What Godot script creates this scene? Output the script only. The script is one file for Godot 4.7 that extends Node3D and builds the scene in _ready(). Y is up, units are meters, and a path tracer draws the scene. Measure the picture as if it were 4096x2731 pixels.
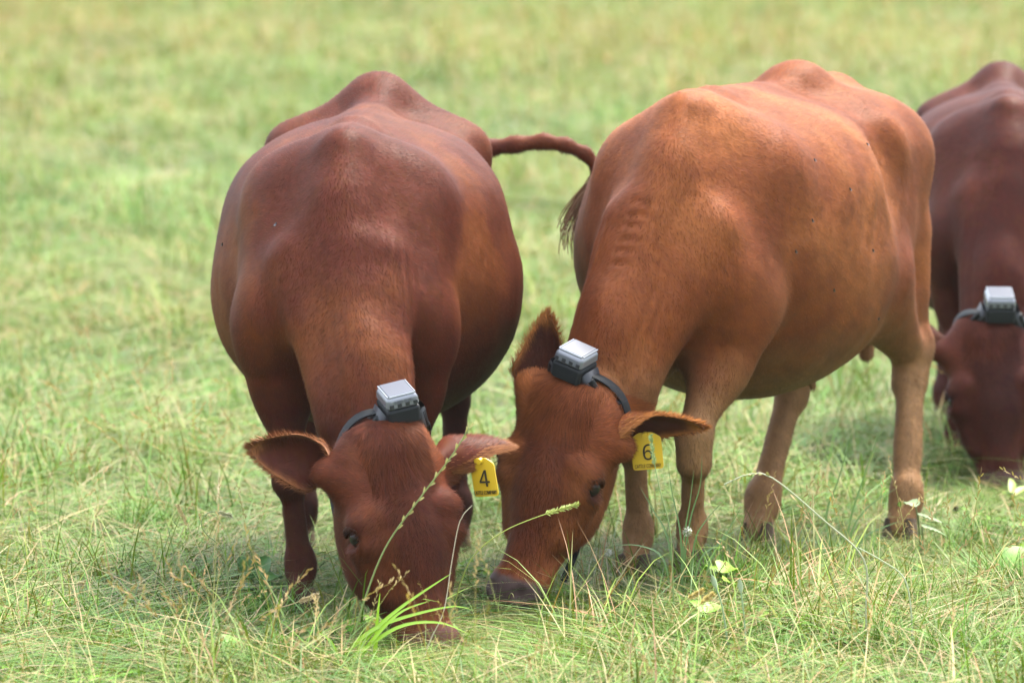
extends Node3D

# ---------------------------------------------------------------- camera, sky, sun
const EYE := Vector3(0.0, 2.6, 0.0)
const PITCH := 6.116

var taken := {}
var noise_a := FastNoiseLite.new()
var noise_b := FastNoiseLite.new()


func view_and_light() -> void:
	var cam := Camera3D.new()
	cam.name = "camera"
	var lens := CameraAttributesPhysical.new()
	lens.frustum_focal_length = 257.8
	lens.frustum_focus_distance = 17.75
	lens.exposure_aperture = 4.2
	lens.frustum_near = 0.1
	lens.frustum_far = 2000.0
	cam.attributes = lens
	cam.near = 0.1
	cam.far = 2000.0
	cam.fov = rad_to_deg(2.0 * atan(341.0 / 7326.0))
	cam.position = EYE
	cam.rotation_degrees = Vector3(-PITCH, 0, 0)
	add_child(cam)
	var env := Environment.new()
	env.background_mode = Environment.BG_SKY
	var sm := ProceduralSkyMaterial.new()
	sm.sky_top_color = Color(0.90, 0.94, 1.0)
	sm.sky_horizon_color = Color(0.58, 0.61, 0.64)
	sm.sky_curve = 0.35
	sm.ground_horizon_color = Color(0.55, 0.60, 0.45)
	sm.ground_bottom_color = Color(0.30, 0.34, 0.18)
	sm.sun_angle_max = 1.0
	var sky := Sky.new()
	sky.sky_material = sm
	env.sky = sky
	env.tonemap_mode = Environment.TONE_MAPPER_LINEAR
	env.tonemap_exposure = 5.1
	env.fog_enabled = true
	env.fog_mode = Environment.FOG_MODE_EXPONENTIAL
	env.fog_density = 0.00022
	env.fog_light_color = Color(0.93, 0.95, 0.97)
	env.sdfgi_enabled = true
	env.ssao_enabled = true
	env.ssil_enabled = true
	var we := WorldEnvironment.new()
	we.name = "world"
	we.environment = env
	add_child(we)
	var sun := DirectionalLight3D.new()
	sun.name = "sun"
	sun.light_energy = 0.8
	sun.light_color = Color(1.0, 0.97, 0.92)
	sun.light_angular_distance = 10.0
	sun.shadow_enabled = true
	add_child(sun)
	# hazy sun high behind the herd and to the right
	sun.look_at_from_position(Vector3.ZERO, Vector3(-0.50, -1.25, 0.62), Vector3.UP)


# ---------------------------------------------------------------- helpers
func numbered(called: String) -> String:
	if not taken.has(called):
		taken[called] = 0
		return called
	taken[called] += 1
	return "%s_%03d" % [called, taken[called]]


func tag(o: Node, label: String, category: String, group := "", kind := "") -> void:
	if label: o.set_meta("label", label)
	if category: o.set_meta("category", category)
	if group: o.set_meta("group", group)
	if kind: o.set_meta("kind", kind)


func thing(called: String, at: Vector3, label: String, category: String, group := "") -> Node3D:
	var o := Node3D.new()
	o.name = numbered(called)
	o.position = at
	add_child(o)
	tag(o, label, category, group)
	return o


func part(called: String, mesh: Mesh, mat: Material, parent: Node) -> MeshInstance3D:
	var o := MeshInstance3D.new()
	o.name = called
	o.mesh = mesh
	o.material_override = mat
	parent.add_child(o, true)
	return o


class Soup:
	var v := PackedVector3Array()
	var n := PackedVector3Array()
	var c := PackedColorArray()
	var ix := PackedInt32Array()

	func vert(p: Vector3, nn: Vector3, col: Color) -> int:
		v.append(p)
		n.append(nn)
		c.append(col)
		return v.size() - 1

	func tri(a: int, b: int, d: int) -> void:
		ix.append(a)
		ix.append(b)
		ix.append(d)

	func quad(a: int, b: int, d: int, e: int) -> void:
		tri(a, b, d)
		tri(a, d, e)

	func mesh() -> ArrayMesh:
		# turn every face so that it looks the way its normals do
		var wrong := 0
		for t in range(0, ix.size(), 3):
			var a := ix[t]
			if (v[ix[t + 2]] - v[a]).cross(v[ix[t + 1]] - v[a]).dot(n[a] + n[ix[t + 1]] + n[ix[t + 2]]) < 0.0:
				var k := ix[t + 1]
				ix[t + 1] = ix[t + 2]
				ix[t + 2] = k
				wrong += 1
		if wrong > 1000: print("turned ", wrong, " of ", ix.size() / 3)
		var arr := []
		arr.resize(Mesh.ARRAY_MAX)
		arr[Mesh.ARRAY_VERTEX] = v
		arr[Mesh.ARRAY_NORMAL] = n
		arr[Mesh.ARRAY_COLOR] = c
		arr[Mesh.ARRAY_INDEX] = ix
		var m := ArrayMesh.new()
		m.add_surface_from_arrays(Mesh.PRIMITIVE_TRIANGLES, arr)
		return m

	# a tube along points with radii; flat squeezes it along side
	func tube(pts: PackedVector3Array, rad: PackedFloat32Array, col: Color, col2: Color, seg := 8, closed := true) -> void:
		var prev := Vector3.ZERO
		var side := Vector3.ZERO
		var start := v.size()
		for i in pts.size():
			var t: Vector3 = (pts[mini(i + 1, pts.size() - 1)] - pts[maxi(i - 1, 0)]).normalized()
			if i == 0:
				side = t.cross(Vector3.UP if absf(t.y) < 0.9 else Vector3.RIGHT).normalized()
			else:
				side = (side - t * side.dot(t)).normalized()
			var up := t.cross(side)
			for k in seg:
				var a := TAU * k / seg
				var d := side * cos(a) + up * sin(a)
				vert(pts[i] + d * rad[i], d, col.lerp(col2, float(i) / (pts.size() - 1)))
			if i > 0:
				for k in seg:
					var k2 := (k + 1) % seg
					var r0 := start + (i - 1) * seg
					var r1 := start + i * seg
					quad(r0 + k, r0 + k2, r1 + k2, r1 + k)
		if closed:
			for e in 2:
				var r := start + (0 if e == 0 else (pts.size() - 1) * seg)
				var p: Vector3 = pts[0] if e == 0 else pts[pts.size() - 1]
				var q: Vector3 = pts[1] if e == 0 else pts[pts.size() - 2]
				var m := vert(p, (p - q).normalized(), col if e == 0 else col2)
				for k in seg:
					var k2 := (k + 1) % seg
					if e == 0: tri(m, r + k2, r + k)
					else: tri(m, r + k, r + k2)


func paint(rough: float, spec: float, rim := 0.0, back := Color(0, 0, 0)) -> StandardMaterial3D:
	var m := StandardMaterial3D.new()
	m.vertex_color_use_as_albedo = true
	m.roughness = rough
	m.metallic_specular = spec
	if rim > 0.0:
		m.rim_enabled = true
		m.rim = rim
		m.rim_tint = 0.5
	if back.r + back.g + back.b > 0.0:
		m.backlight_enabled = true
		m.backlight = back
	m.cull_mode = BaseMaterial3D.CULL_DISABLED
	return m


func plain(col: Color, rough: float, spec := 0.5) -> StandardMaterial3D:
	var m := StandardMaterial3D.new()
	m.albedo_color = col.linear_to_srgb()
	m.roughness = rough
	m.metallic_specular = spec
	return m


# ---------------------------------------------------------------- flesh: blended tapered capsules and ellipsoids, meshed as surface nets
class Flesh:
	var A := PackedVector3Array()
	var B := PackedVector3Array()      # b - a, or 1/radii of an ellipsoid
	var W := PackedVector3Array()      # squeezed axis
	var EX := PackedVector3Array()
	var EY := PackedVector3Array()
	var EZ := PackedVector3Array()
	var R0 := PackedFloat32Array()
	var R1 := PackedFloat32Array()
	var IL := PackedFloat32Array()
	var SW := PackedFloat32Array()
	var K := PackedFloat32Array()
	var T := PackedInt32Array()
	var LO := PackedVector3Array()
	var HI := PackedVector3Array()
	var bend := 0.0
	var all := PackedInt32Array()
	# result
	var V := PackedVector3Array()
	var N := PackedVector3Array()
	var IX := PackedInt32Array()

	func cone(a: Vector3, b: Vector3, r0: float, r1: float, k := 0.05, w := Vector3.ZERO, sw := 1.0, cut := false) -> void:
		var ab := b - a
		if w != Vector3.ZERO and sw != 1.0:
			ab += w * (ab.dot(w) * (1.0 / sw - 1.0))
		all.append(A.size())
		A.append(a)
		B.append(ab)
		W.append(w)
		EX.append(Vector3.ZERO)
		EY.append(Vector3.ZERO)
		EZ.append(Vector3.ZERO)
		R0.append(r0)
		R1.append(r1)
		IL.append(1.0 / maxf(ab.length_squared(), 1e-9))
		SW.append(sw)
		K.append(k)
		T.append((3 if cut else 2) if w != Vector3.ZERO and sw != 1.0 else (1 if cut else 0))
		var m := maxf(r0, r1) * maxf(1.0, sw)
		LO.append(a.min(b) - Vector3.ONE * m)
		HI.append(a.max(b) + Vector3.ONE * m)

	func chain(pts: Array, k := 0.05, w := Vector3.ZERO, sw := 1.0) -> void:
		for i in pts.size() - 1:
			cone(pts[i][0], pts[i + 1][0], pts[i][1], pts[i + 1][1], k, w, sw)

	func egg(c: Vector3, ax: Vector3, ay: Vector3, r: Vector3, k := 0.05) -> void:
		var az := ax.cross(ay).normalized()
		all.append(A.size())
		A.append(c)
		B.append(Vector3(1.0 / r.x, 1.0 / r.y, 1.0 / r.z))
		W.append(Vector3.ZERO)
		EX.append(ax / r.x)
		EY.append(ay / r.y)
		EZ.append(az / r.z)
		R0.append(0.0)
		R1.append(0.0)
		IL.append(0.0)
		SW.append(1.0)
		K.append(k)
		T.append(4)
		var m := Vector3(Vector3(ax.x * r.x, ay.x * r.y, az.x * r.z).length(), Vector3(ax.y * r.x, ay.y * r.y, az.y * r.z).length(), Vector3(ax.z * r.x, ay.z * r.y, az.z * r.z).length())
		LO.append(c - m)
		HI.append(c + m)

	func field(p0: Vector3, list: PackedInt32Array) -> float:
		var p := p0
		if p.x < 0.0:
			p.z += bend * p.x * p.x
		var d := 1e3
		for i in list:
			var e := 0.0
			var t := T[i]
			if t == 4:
				var q := p - A[i]
				var u := Vector3(q.dot(EX[i]), q.dot(EY[i]), q.dot(EZ[i]))
				var k0 := u.length()
				e = k0 * (k0 - 1.0) / maxf((u * B[i]).length(), 1e-5)
			elif t < 2:
				var q := p - A[i]
				var ab := B[i]
				var h := clampf(q.dot(ab) * IL[i], 0.0, 1.0)
				e = (q - ab * h).length() - R0[i] - (R1[i] - R0[i]) * h
			else:
				var q := p - A[i]
				var w := W[i]
				q += w * (q.dot(w) * (1.0 / SW[i] - 1.0))
				var ab := B[i]
				var h := clampf(q.dot(ab) * IL[i], 0.0, 1.0)
				e = ((q - ab * h).length() - R0[i] - (R1[i] - R0[i]) * h) * minf(1.0, (1.0 + SW[i]) * 0.5)
			var k := K[i]
			if t == 1 or t == 3:
				e = -e
				var g := maxf(k - absf(d - e), 0.0)
				d = maxf(d, e) + g * g / (4.0 * k)
			else:
				var g := maxf(k - absf(d - e), 0.0)
				d = minf(d, e) - g * g / (4.0 * k)
		return d

	func near(lo: Vector3, hi: Vector3, from: PackedInt32Array, pad: float) -> PackedInt32Array:
		var out := PackedInt32Array()
		var zp := 0.02 + absf(bend) * 0.64
		for i in from:
			var m := pad + K[i]
			var l := LO[i]
			var h := HI[i]
			if l.x - m < hi.x and h.x + m > lo.x and l.y - m < hi.y and h.y + m > lo.y and l.z - m - zp < hi.z and h.z + m + zp > lo.z:
				out.append(i)
		return out

	func build(cell: float) -> void:
		var lo := Vector3.ONE * 1e3
		var hi := -lo
		for i in all:
			lo = lo.min(LO[i])
			hi = hi.max(HI[i])
		lo -= Vector3(0.04, 0.04, 0.05 + absf(bend) * 0.64)
		hi += Vector3(0.04, 0.04, 0.05 + absf(bend) * 0.2)
		var bs := 4
		var nb := Vector3i(((hi - lo) / (cell * bs)).ceil())
		nb = Vector3i((nb.x + 3) / 4 * 4, (nb.y + 3) / 4 * 4, (nb.z + 3) / 4 * 4)
		var nx := nb.x * bs + 1
		var ny := nb.y * bs + 1
		var nz := nb.z * bs + 1
		var sx := 1
		var sy := nx
		var sz := nx * ny
		var val := PackedFloat32Array()
		val.resize(nx * ny * nz)
		val.fill(1e9)
		var id := PackedInt32Array()
		id.resize(nx * ny * nz)
		id.fill(-1)
		var bw := cell * bs
		var blocks: Array[Vector3i] = []
		for bz in range(0, nb.z, 4):
			for by in range(0, nb.y, 4):
				for bx in range(0, nb.x, 4):
					var slo := lo + Vector3(bx, by, bz) * bw
					var shi := slo + Vector3.ONE * bw * 4
					var sl := near(slo, shi, all, 0.03)
					if sl.is_empty():
						continue
					var sd := field((slo + shi) * 0.5, sl)
					if absf(sd) > bw * 4 * 0.87 * 1.6 + 0.05:
						continue
					for z in 4:
						for y in 4:
							for x in 4:
								var blo := slo + Vector3(x, y, z) * bw
								var bhi := blo + Vector3.ONE * bw
								var bl := near(blo, bhi, sl, 0.03)
								if bl.is_empty():
									continue
								var d := field((blo + bhi) * 0.5, bl)
								if absf(d) > bw * 0.87 * 1.45 + 0.004:
									continue
								var b := Vector3i(bx + x, by + y, bz + z)
								blocks.append(b)
								for kz in bs + 1:
									for ky in bs + 1:
										var at := (b.x * bs) * sx + (b.y * bs + ky) * sy + (b.z * bs + kz) * sz
										for kx in bs + 1:
											if val[at + kx] > 1e8:
												val[at + kx] = field(blo + Vector3(kx, ky, kz) * cell, bl)
		for b in blocks:
			for kz in bs:
				for ky in bs:
					for kx in bs:
						var at := (b.x * bs + kx) + (b.y * bs + ky) * sy + (b.z * bs + kz) * sz
						var a0 := val[at]
						var a1 := val[at + sx]
						var a2 := val[at + sy]
						var a3 := val[at + sx + sy]
						var a4 := val[at + sz]
						var a5 := val[at + sx + sz]
						var a6 := val[at + sy + sz]
						var a7 := val[at + sx + sy + sz]
						var neg := int(a0 < 0) + int(a1 < 0) + int(a2 < 0) + int(a3 < 0) + int(a4 < 0) + int(a5 < 0) + int(a6 < 0) + int(a7 < 0)
						if neg == 0 or neg == 8:
							continue
						var s := Vector3.ZERO
						var m := 0
						if (a0 < 0) != (a1 < 0):
							s += Vector3(a0 / (a0 - a1), 0, 0)
							m += 1
						if (a2 < 0) != (a3 < 0):
							s += Vector3(a2 / (a2 - a3), 1, 0)
							m += 1
						if (a4 < 0) != (a5 < 0):
							s += Vector3(a4 / (a4 - a5), 0, 1)
							m += 1
						if (a6 < 0) != (a7 < 0):
							s += Vector3(a6 / (a6 - a7), 1, 1)
							m += 1
						if (a0 < 0) != (a2 < 0):
							s += Vector3(0, a0 / (a0 - a2), 0)
							m += 1
						if (a1 < 0) != (a3 < 0):
							s += Vector3(1, a1 / (a1 - a3), 0)
							m += 1
						if (a4 < 0) != (a6 < 0):
							s += Vector3(0, a4 / (a4 - a6), 1)
							m += 1
						if (a5 < 0) != (a7 < 0):
							s += Vector3(1, a5 / (a5 - a7), 1)
							m += 1
						if (a0 < 0) != (a4 < 0):
							s += Vector3(0, 0, a0 / (a0 - a4))
							m += 1
						if (a1 < 0) != (a5 < 0):
							s += Vector3(1, 0, a1 / (a1 - a5))
							m += 1
						if (a2 < 0) != (a6 < 0):
							s += Vector3(0, 1, a2 / (a2 - a6))
							m += 1
						if (a3 < 0) != (a7 < 0):
							s += Vector3(1, 1, a3 / (a3 - a7))
							m += 1
						id[at] = V.size()
						V.append(lo + (Vector3(b.x * bs + kx, b.y * bs + ky, b.z * bs + kz) + s / m) * cell)
						N.append(Vector3(a1 + a3 + a5 + a7 - a0 - a2 - a4 - a6, a2 + a3 + a6 + a7 - a0 - a1 - a4 - a5, a4 + a5 + a6 + a7 - a0 - a1 - a2 - a3).normalized())
		for b in blocks:
			for kz in bs:
				for ky in bs:
					for kx in bs:
						var gx := b.x * bs + kx
						var gy := b.y * bs + ky
						var gz := b.z * bs + kz
						if gx == 0 or gy == 0 or gz == 0:
							continue
						var at := gx + gy * sy + gz * sz
						if id[at] < 0:
							continue
						var n0 := val[at] < 0
						if n0 != (val[at + sx] < 0):
							face(id[at], id[at - sy], id[at - sy - sz], id[at - sz], n0)
						if n0 != (val[at + sy] < 0):
							face(id[at], id[at - sz], id[at - sz - sx], id[at - sx], n0)
						if n0 != (val[at + sz] < 0):
							face(id[at], id[at - sx], id[at - sx - sy], id[at - sy], n0)

	func face(a: int, b: int, c: int, d: int, flip: bool) -> void:
		if a < 0 or b < 0 or c < 0 or d < 0:
			return
		if flip:
			IX.append_array(PackedInt32Array([a, c, b, a, d, c]))
		else:
			IX.append_array(PackedInt32Array([a, b, c, a, c, d]))


# ---------------------------------------------------------------- cattle
# own axes of a cow: x to the head, y up, z to its right; the withers stand at x 0.40
class Cow:
	var p: Dictionary
	var flesh := Flesh.new()
	var turn: Basis
	var hp: Vector3          # poll
	var ha: Vector3          # along the face to the muzzle
	var hn: Vector3          # out of the forehead
	var hs: Vector3          # to the head's right
	var body := Soup.new()
	var hair := Soup.new()
	var mark := PackedFloat32Array()
	var seed_at := 1
	var nz := FastNoiseLite.new()
	var nz2 := FastNoiseLite.new()

	func own(world: Vector3) -> Vector3:
		return turn.inverse() * (world - p.pos) / p.size

	func own_dir(world: Vector3) -> Vector3:
		return (turn.inverse() * world).normalized()

	func H(a: float, n: float, s: float) -> Vector3:
		var k: float = p.get("head_size", 1.0)
		var kw: float = k * p.get("head_wide", 1.0)
		return hp + ha * (a * k) + (hn * n + hs * s) * kw

	func shape() -> void:
		turn = Basis(Vector3.UP, deg_to_rad(p.yaw))
		hp = own(p.poll)
		ha = own_dir(p.muzzle - p.poll)
		hn = own_dir(p.face)
		hn = (hn - ha * hn.dot(ha)).normalized()
		hs = ha.cross(hn).normalized()      # forehead forward, muzzle down: this is the animal's right
		var f := flesh
		f.bend = p.get("bend", 0.0)
		var Z := Vector3(0, 0, 1)
		var X := Vector3(1, 0, 0)
		var Y := Vector3(0, 1, 0)
		var hs_: float = p.get("head_size", 1.0) * lerpf(1.0, p.get("head_wide", 1.0), 0.75)
		var bz := Vector3(0, 0, p.get("belly", 0.0))
		var w: float = p.get("girth", 1.0)
		# trunk
		var hip := Vector3(0, p.get("hip", 0.0), 0)
		f.egg(Vector3(0.13, 0.875, 0), X, Y, Vector3(0.43, 0.295, 0.272), 0.11)
		f.egg(Vector3(-0.14, 0.795, 0) + bz, Vector3(1, 0.03, 0).normalized(), Vector3(-0.03, 1, 0).normalized(), Vector3(0.55, 0.355, 0.390 * w), 0.12)
		f.egg(Vector3(-0.20, 0.70, 0) + bz, X, Y, Vector3(0.42, 0.265, 0.335 * w), 0.12)
		f.egg(Vector3(-0.17, 0.985, 0) + hip * 0.5, X, Y, Vector3(0.52, 0.180, 0.325 * w), 0.11)
		f.egg(Vector3(-0.55, 0.965, 0) + hip, X, Y, Vector3(0.27, 0.235, 0.215), 0.10)
		# backbone, withers to tail head
		f.chain([[Vector3(0.43, 1.175, 0), 0.030], [Vector3(0.20, 1.170, 0) + hip * 0.2, 0.024], [Vector3(-0.20, 1.155, 0) + hip * 0.6, 0.024], [Vector3(-0.46, 1.200, 0) + hip, 0.030], [Vector3(-0.68, 1.165, 0) + hip, 0.034], [Vector3(-0.79, 1.08, 0) + hip, 0.035]], 0.085)
		for s in [1.0, -1.0]:
			var rear := 2 if s > 0 else 3
			var fore := 0 if s > 0 else 1
			# hook and pin bones, loin
			f.cone(Vector3(-0.46, 1.165, 0.02 * s) + hip, Vector3(-0.44, 1.075, 0.212 * s) + hip, 0.055, 0.042, 0.09)
			f.cone(Vector3(-0.44, 1.06, 0.21 * s) + hip, Vector3(-0.77, 1.01, 0.125 * s) + hip, 0.05, 0.05, 0.09)
			# thigh
			f.cone(Vector3(-0.58, 0.97, 0.135 * s), Vector3(-0.47, 0.70, 0.19 * s), 0.165, 0.115, 0.09, Z, 0.72)
			f.cone(Vector3(-0.70, 0.98, 0.115 * s), Vector3(-0.66, 0.64, 0.15 * s), 0.11, 0.075, 0.08)
			var foot: Vector3 = p.feet[rear]
			foot.z += f.bend * foot.x * foot.x if foot.x < 0 else 0.0
			var stifle := Vector3(-0.44 + 0.25 * (foot.x + 0.66), 0.69, 0.175 * s + 0.35 * (foot.z - 0.16 * s))
			var hock := foot + Vector3(-0.095, 0.455, 0)
			hock.z = lerpf(foot.z, 0.15 * s, 0.35)
			if p.has("hocks"):
				hock = p.hocks[rear - 2]
				hock.z += f.bend * hock.x * hock.x
			f.cone(stifle, hock + Vector3(0.02, 0.03, 0), 0.100, 0.042, 0.07)
			f.cone(Vector3(-0.70, 0.78, 0.14 * s).lerp(hock + Vector3(-0.02, 0.3, 0), 0.3), hock + Vector3(-0.035, 0.04, 0), 0.075, 0.026, 0.06)
			f.cone(hock + Vector3(-0.03, 0.045, 0), hock + Vector3(0.012, -0.05, 0), 0.034, 0.038, 0.04)
			leg_end(hock, foot, 0.033)
			# shoulder blade with its muscle, point of shoulder, arm
			var fw: float = p.get("front", 1.0) * s
			f.egg(Vector3(0.375, 0.885, 0.135 * fw), Vector3(0.34, -0.93, 0.16 * s).normalized(), Vector3(0.94, 0.34, 0.0).normalized(), Vector3(0.275, 0.135, 0.110 * absf(fw)), 0.08)
			f.cone(Vector3(0.35, 1.100, 0.05 * s), Vector3(0.29, 1.03, 0.15 * s), 0.045, 0.075, 0.13)
			f.cone(Vector3(0.48, 0.77, 0.150 * fw), Vector3(0.38, 0.68, 0.17 * fw), 0.080, 0.078, 0.10)
			# creases where the neck meets the shoulder, hollow of the flank
			f.cone(Vector3(0.585, 0.95, 0.150 * fw), Vector3(0.66, 0.68, 0.175 * fw), 0.020, 0.050, 0.05, Vector3.ZERO, 1.0, true)
			f.cone(Vector3(-0.31, 1.01, 0.375 * s * w), Vector3(-0.36, 0.86, 0.42 * s * w), 0.075, 0.05, 0.12, Vector3.ZERO, 1.0, true)
			foot = p.feet[fore]
			var elbow := Vector3(0.37, 0.69, 0.17 * fw)
			var knee := Vector3(lerpf(foot.x, elbow.x, 0.40) + 0.025, 0.375 + foot.y * 0.5, lerpf(foot.z, elbow.z, 0.40))
			if p.has("knee") and fore == 1:
				knee = p.knee
			f.cone(elbow + Vector3(0.03, 0.03, 0), elbow.lerp(knee, 0.45), 0.078, 0.060, 0.08)
			f.cone(elbow.lerp(knee, 0.4), knee + Vector3(0, 0.05, 0), 0.066, 0.038, 0.05)
			f.cone(knee + Vector3(0.006, 0.035, 0), knee + Vector3(0.0, -0.03, 0), 0.048, 0.043, 0.025)
			leg_end(knee, foot, 0.028)
		# brisket and chest
		f.cone(Vector3(0.50, 0.79, 0), Vector3(0.38, 0.67, 0), 0.115, 0.10, 0.10)
		# neck to the head
		var nape := H(0.12, -0.14, 0)
		var throat := H(0.15, -0.155, 0)
		var neck_mid := Vector3(0.52, 0.95, 0).lerp(H(0.13, -0.14, 0), 0.5) + Vector3(0, 0.0, 0)
		f.cone(Vector3(0.44, 0.96, 0), neck_mid, 0.178, 0.120, 0.10, Z, p.get("neck", 0.7))
		f.cone(neck_mid, H(0.15, -0.15, 0), 0.120, 0.088, 0.06, hs, 0.72)
		var w0 := Vector3(0.42, 1.150, 0)
		var cax := (nape - w0).normalized()
		var cup := (Vector3(0.75, 1.0, 0) - cax * Vector3(0.75, 1.0, 0).dot(cax)).normalized()
		f.chain([[w0, 0.034], [w0.lerp(nape, 0.30) + cup * 0.058, 0.024], [w0.lerp(nape, 0.58) + cup * 0.055, 0.022], [w0.lerp(nape, 0.82) + cup * 0.022, 0.026], [nape, 0.034]], 0.06)
		var dew_mid := Vector3(0.58, 0.72, 0).lerp(throat, 0.5) + Vector3(-0.02, -0.045, 0)
		f.chain([[Vector3(0.58, 0.72, 0), 0.055], [dew_mid, 0.035], [throat, 0.05]], 0.11)
		# folds of skin on the neck, from the shoulder to the jaw
		for s in [1.0, -1.0]:
			f.cone(Vector3(0.55, 0.90, 0.11 * s), neck_mid.lerp(throat, 0.35) + Vector3(0, 0.0, 0.085 * s), 0.04, 0.020, 0.09)
		# udder
		f.egg(Vector3(-0.40, 0.56, 0), X, Y, Vector3(0.13, 0.10, 0.11), 0.08)
		for s in [1.0, -1.0]:
			f.cone(Vector3(-0.40, 0.49, 0.065 * s), Vector3(-0.405, 0.415, 0.072 * s), 0.020, 0.010, 0.02)
		# tail
		if p.has("tail"):
			var t: Array = p.tail
			for i in t.size() - 1:
				var a: Vector3 = own(t[i])
				var b: Vector3 = own(t[i + 1])
				a.z += f.bend * a.x * a.x if a.x < 0 else 0.0
				b.z += f.bend * b.x * b.x if b.x < 0 else 0.0
				var r := 0.023 - 0.012 * i / t.size()
				f.cone(a, b, r, r - 0.012 / t.size(), 0.02)
			var root: Vector3 = own(t[0])
			root.z += f.bend * root.x * root.x
			f.cone(Vector3(-0.74, 1.12, 0), root, 0.045, 0.024, 0.05)
		else:
			f.chain([[Vector3(-0.76, 1.11, 0), 0.042], [Vector3(-0.85, 1.02, 0), 0.034], [Vector3(-0.87, 0.85, 0), 0.026], [Vector3(-0.86, 0.45, 0.0), 0.018]], 0.03)
		# head
		f.egg(H(0.085, -0.085, 0), ha, hn, Vector3(0.125, 0.085, 0.108) * hs_, 0.05)
		f.cone(H(0.005, -0.065, 0.045), H(0.005, -0.065, -0.045), 0.052 * hs_, 0.052 * hs_, 0.05)
		f.egg(H(0.015, -0.04, 0.0), ha, hn, Vector3(0.045, 0.035, 0.05) * hs_, 0.04)
		f.egg(H(0.17, -0.075, 0), ha, hn, Vector3(0.15, 0.070, 0.100) * hs_, 0.05)
		f.cone(H(0.22, -0.075, 0), H(0.44, -0.066, 0), 0.060 * hs_, 0.041 * hs_, 0.05, hs, 1.0)
		f.egg(H(0.480, -0.072, 0), ha, hn, Vector3(0.052, 0.056, 0.068) * hs_, 0.035)
		f.cone(H(0.46, -0.115, 0.015), H(0.46, -0.115, -0.015), 0.040 * hs_, 0.040 * hs_, 0.04)
		for s in [1.0, -1.0]:
			f.cone(H(0.165, -0.05, 0.092 * s), H(0.215, -0.055, 0.098 * s), 0.034 * hs_, 0.030 * hs_, 0.035)
			f.egg(H(0.205, -0.145, 0.060 * s), ha, hn, Vector3(0.115, 0.085, 0.042) * hs_, 0.05)
			f.cone(H(0.28, -0.15, 0.040 * s), H(0.44, -0.108, 0.018 * s), 0.042 * hs_, 0.030 * hs_, 0.05)
			f.cone(H(0.155, -0.035, 0.075 * s), H(0.178, -0.048, 0.117 * s), 0.020 * hs_, 0.014 * hs_, 0.03)
			f.cone(H(0.215, -0.072, 0.118 * s), H(0.21, -0.045, 0.110 * s), 0.010 * hs_, 0.010 * hs_, 0.02)
			# cheek ridge below the eye
			f.cone(H(0.225, -0.085, 0.092 * s), H(0.33, -0.09, 0.062 * s), 0.022 * hs_, 0.02 * hs_, 0.04)
			# eye hollow, nostril, mouth corner
			f.cone(H(0.190, -0.056, 0.145 * s), H(0.197, -0.056, 0.128 * s), 0.025 * hs_, 0.020 * hs_, 0.016, Vector3.ZERO, 1.0, true)
			f.cone(H(0.492, -0.022, 0.038 * s), H(0.478, -0.038, 0.068 * s), 0.016 * hs_, 0.013 * hs_, 0.014, Vector3.ZERO, 1.0, true)
			f.cone(H(0.43, -0.118, 0.075 * s), H(0.52, -0.108, 0.05 * s), 0.006 * hs_, 0.006 * hs_, 0.012, Vector3.ZERO, 1.0, true)
			# ear root
			var er: Dictionary = p.ears[0 if s > 0 else 1]
			var eroot: Vector3 = H(0.06, -0.09, 0.085 * s) + turn.inverse() * (er.get("shift", Vector3.ZERO) as Vector3)
			f.cone(H(0.065, -0.085, 0.075 * s), eroot + own_dir(er.dir) * 0.060, 0.036 * hs_, 0.027 * hs_, 0.06)

	func leg_end(joint: Vector3, foot: Vector3, r: float) -> void:
		var up := Vector3(0, 1, 0)
		var fet := foot + Vector3(-0.035, 0.125, 0)
		flesh.cone(joint + (fet - joint).normalized() * 0.04, fet, r, r * 0.95, 0.03)
		flesh.cone(fet + up * 0.015, fet - up * 0.01, r * 1.22, r * 1.18, 0.03)
		flesh.cone(fet, foot + Vector3(0.0, 0.055, 0), r * 1.0, r * 1.12, 0.02)
		flesh.cone(fet + Vector3(-0.035, -0.01, 0.014), fet + Vector3(-0.045, -0.03, 0.016), 0.014, 0.010, 0.015)
		flesh.cone(fet + Vector3(-0.035, -0.01, -0.014), fet + Vector3(-0.045, -0.03, -0.016), 0.014, 0.010, 0.015)

	# relief of the hide: ribs, neck creases
	func relief(q: Vector3) -> float:
		if q.x < -0.78: return 0.0
		var h := 0.0
		var side := smoothstep(0.16, 0.30, absf(q.z))
		var rib := smoothstep(-0.42, -0.25, q.x) * (1.0 - smoothstep(0.18, 0.32, q.x)) * smoothstep(0.72, 0.86, q.y) * (1.0 - smoothstep(1.06, 1.13, q.y)) * side
		if rib > 0.0:
			h += rib * p.get("ribs", 0.0) * 0.0013 * sin((q.x + (q.y - 0.9) * 0.35 + 0.02 * nz.get_noise_3dv(q * 30.0)) * TAU / 0.085) * (0.4 + nz.get_noise_3dv(q * 50.0 + Vector3(7, 0, 0)))
		# creases run across the crest and lengthwise on the neck side
		var along := clampf((q - Vector3(0.45, 1.15, 0)).dot((hp - Vector3(0.45, 1.15, 0)).normalized()) / (hp - Vector3(0.45, 1.15, 0)).length(), -0.2, 1.2)
		var nk := smoothstep(0.18, 0.40, along) * (1.0 - smoothstep(0.82, 0.95, along)) * smoothstep(0.45, 0.6, q.x)
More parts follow.
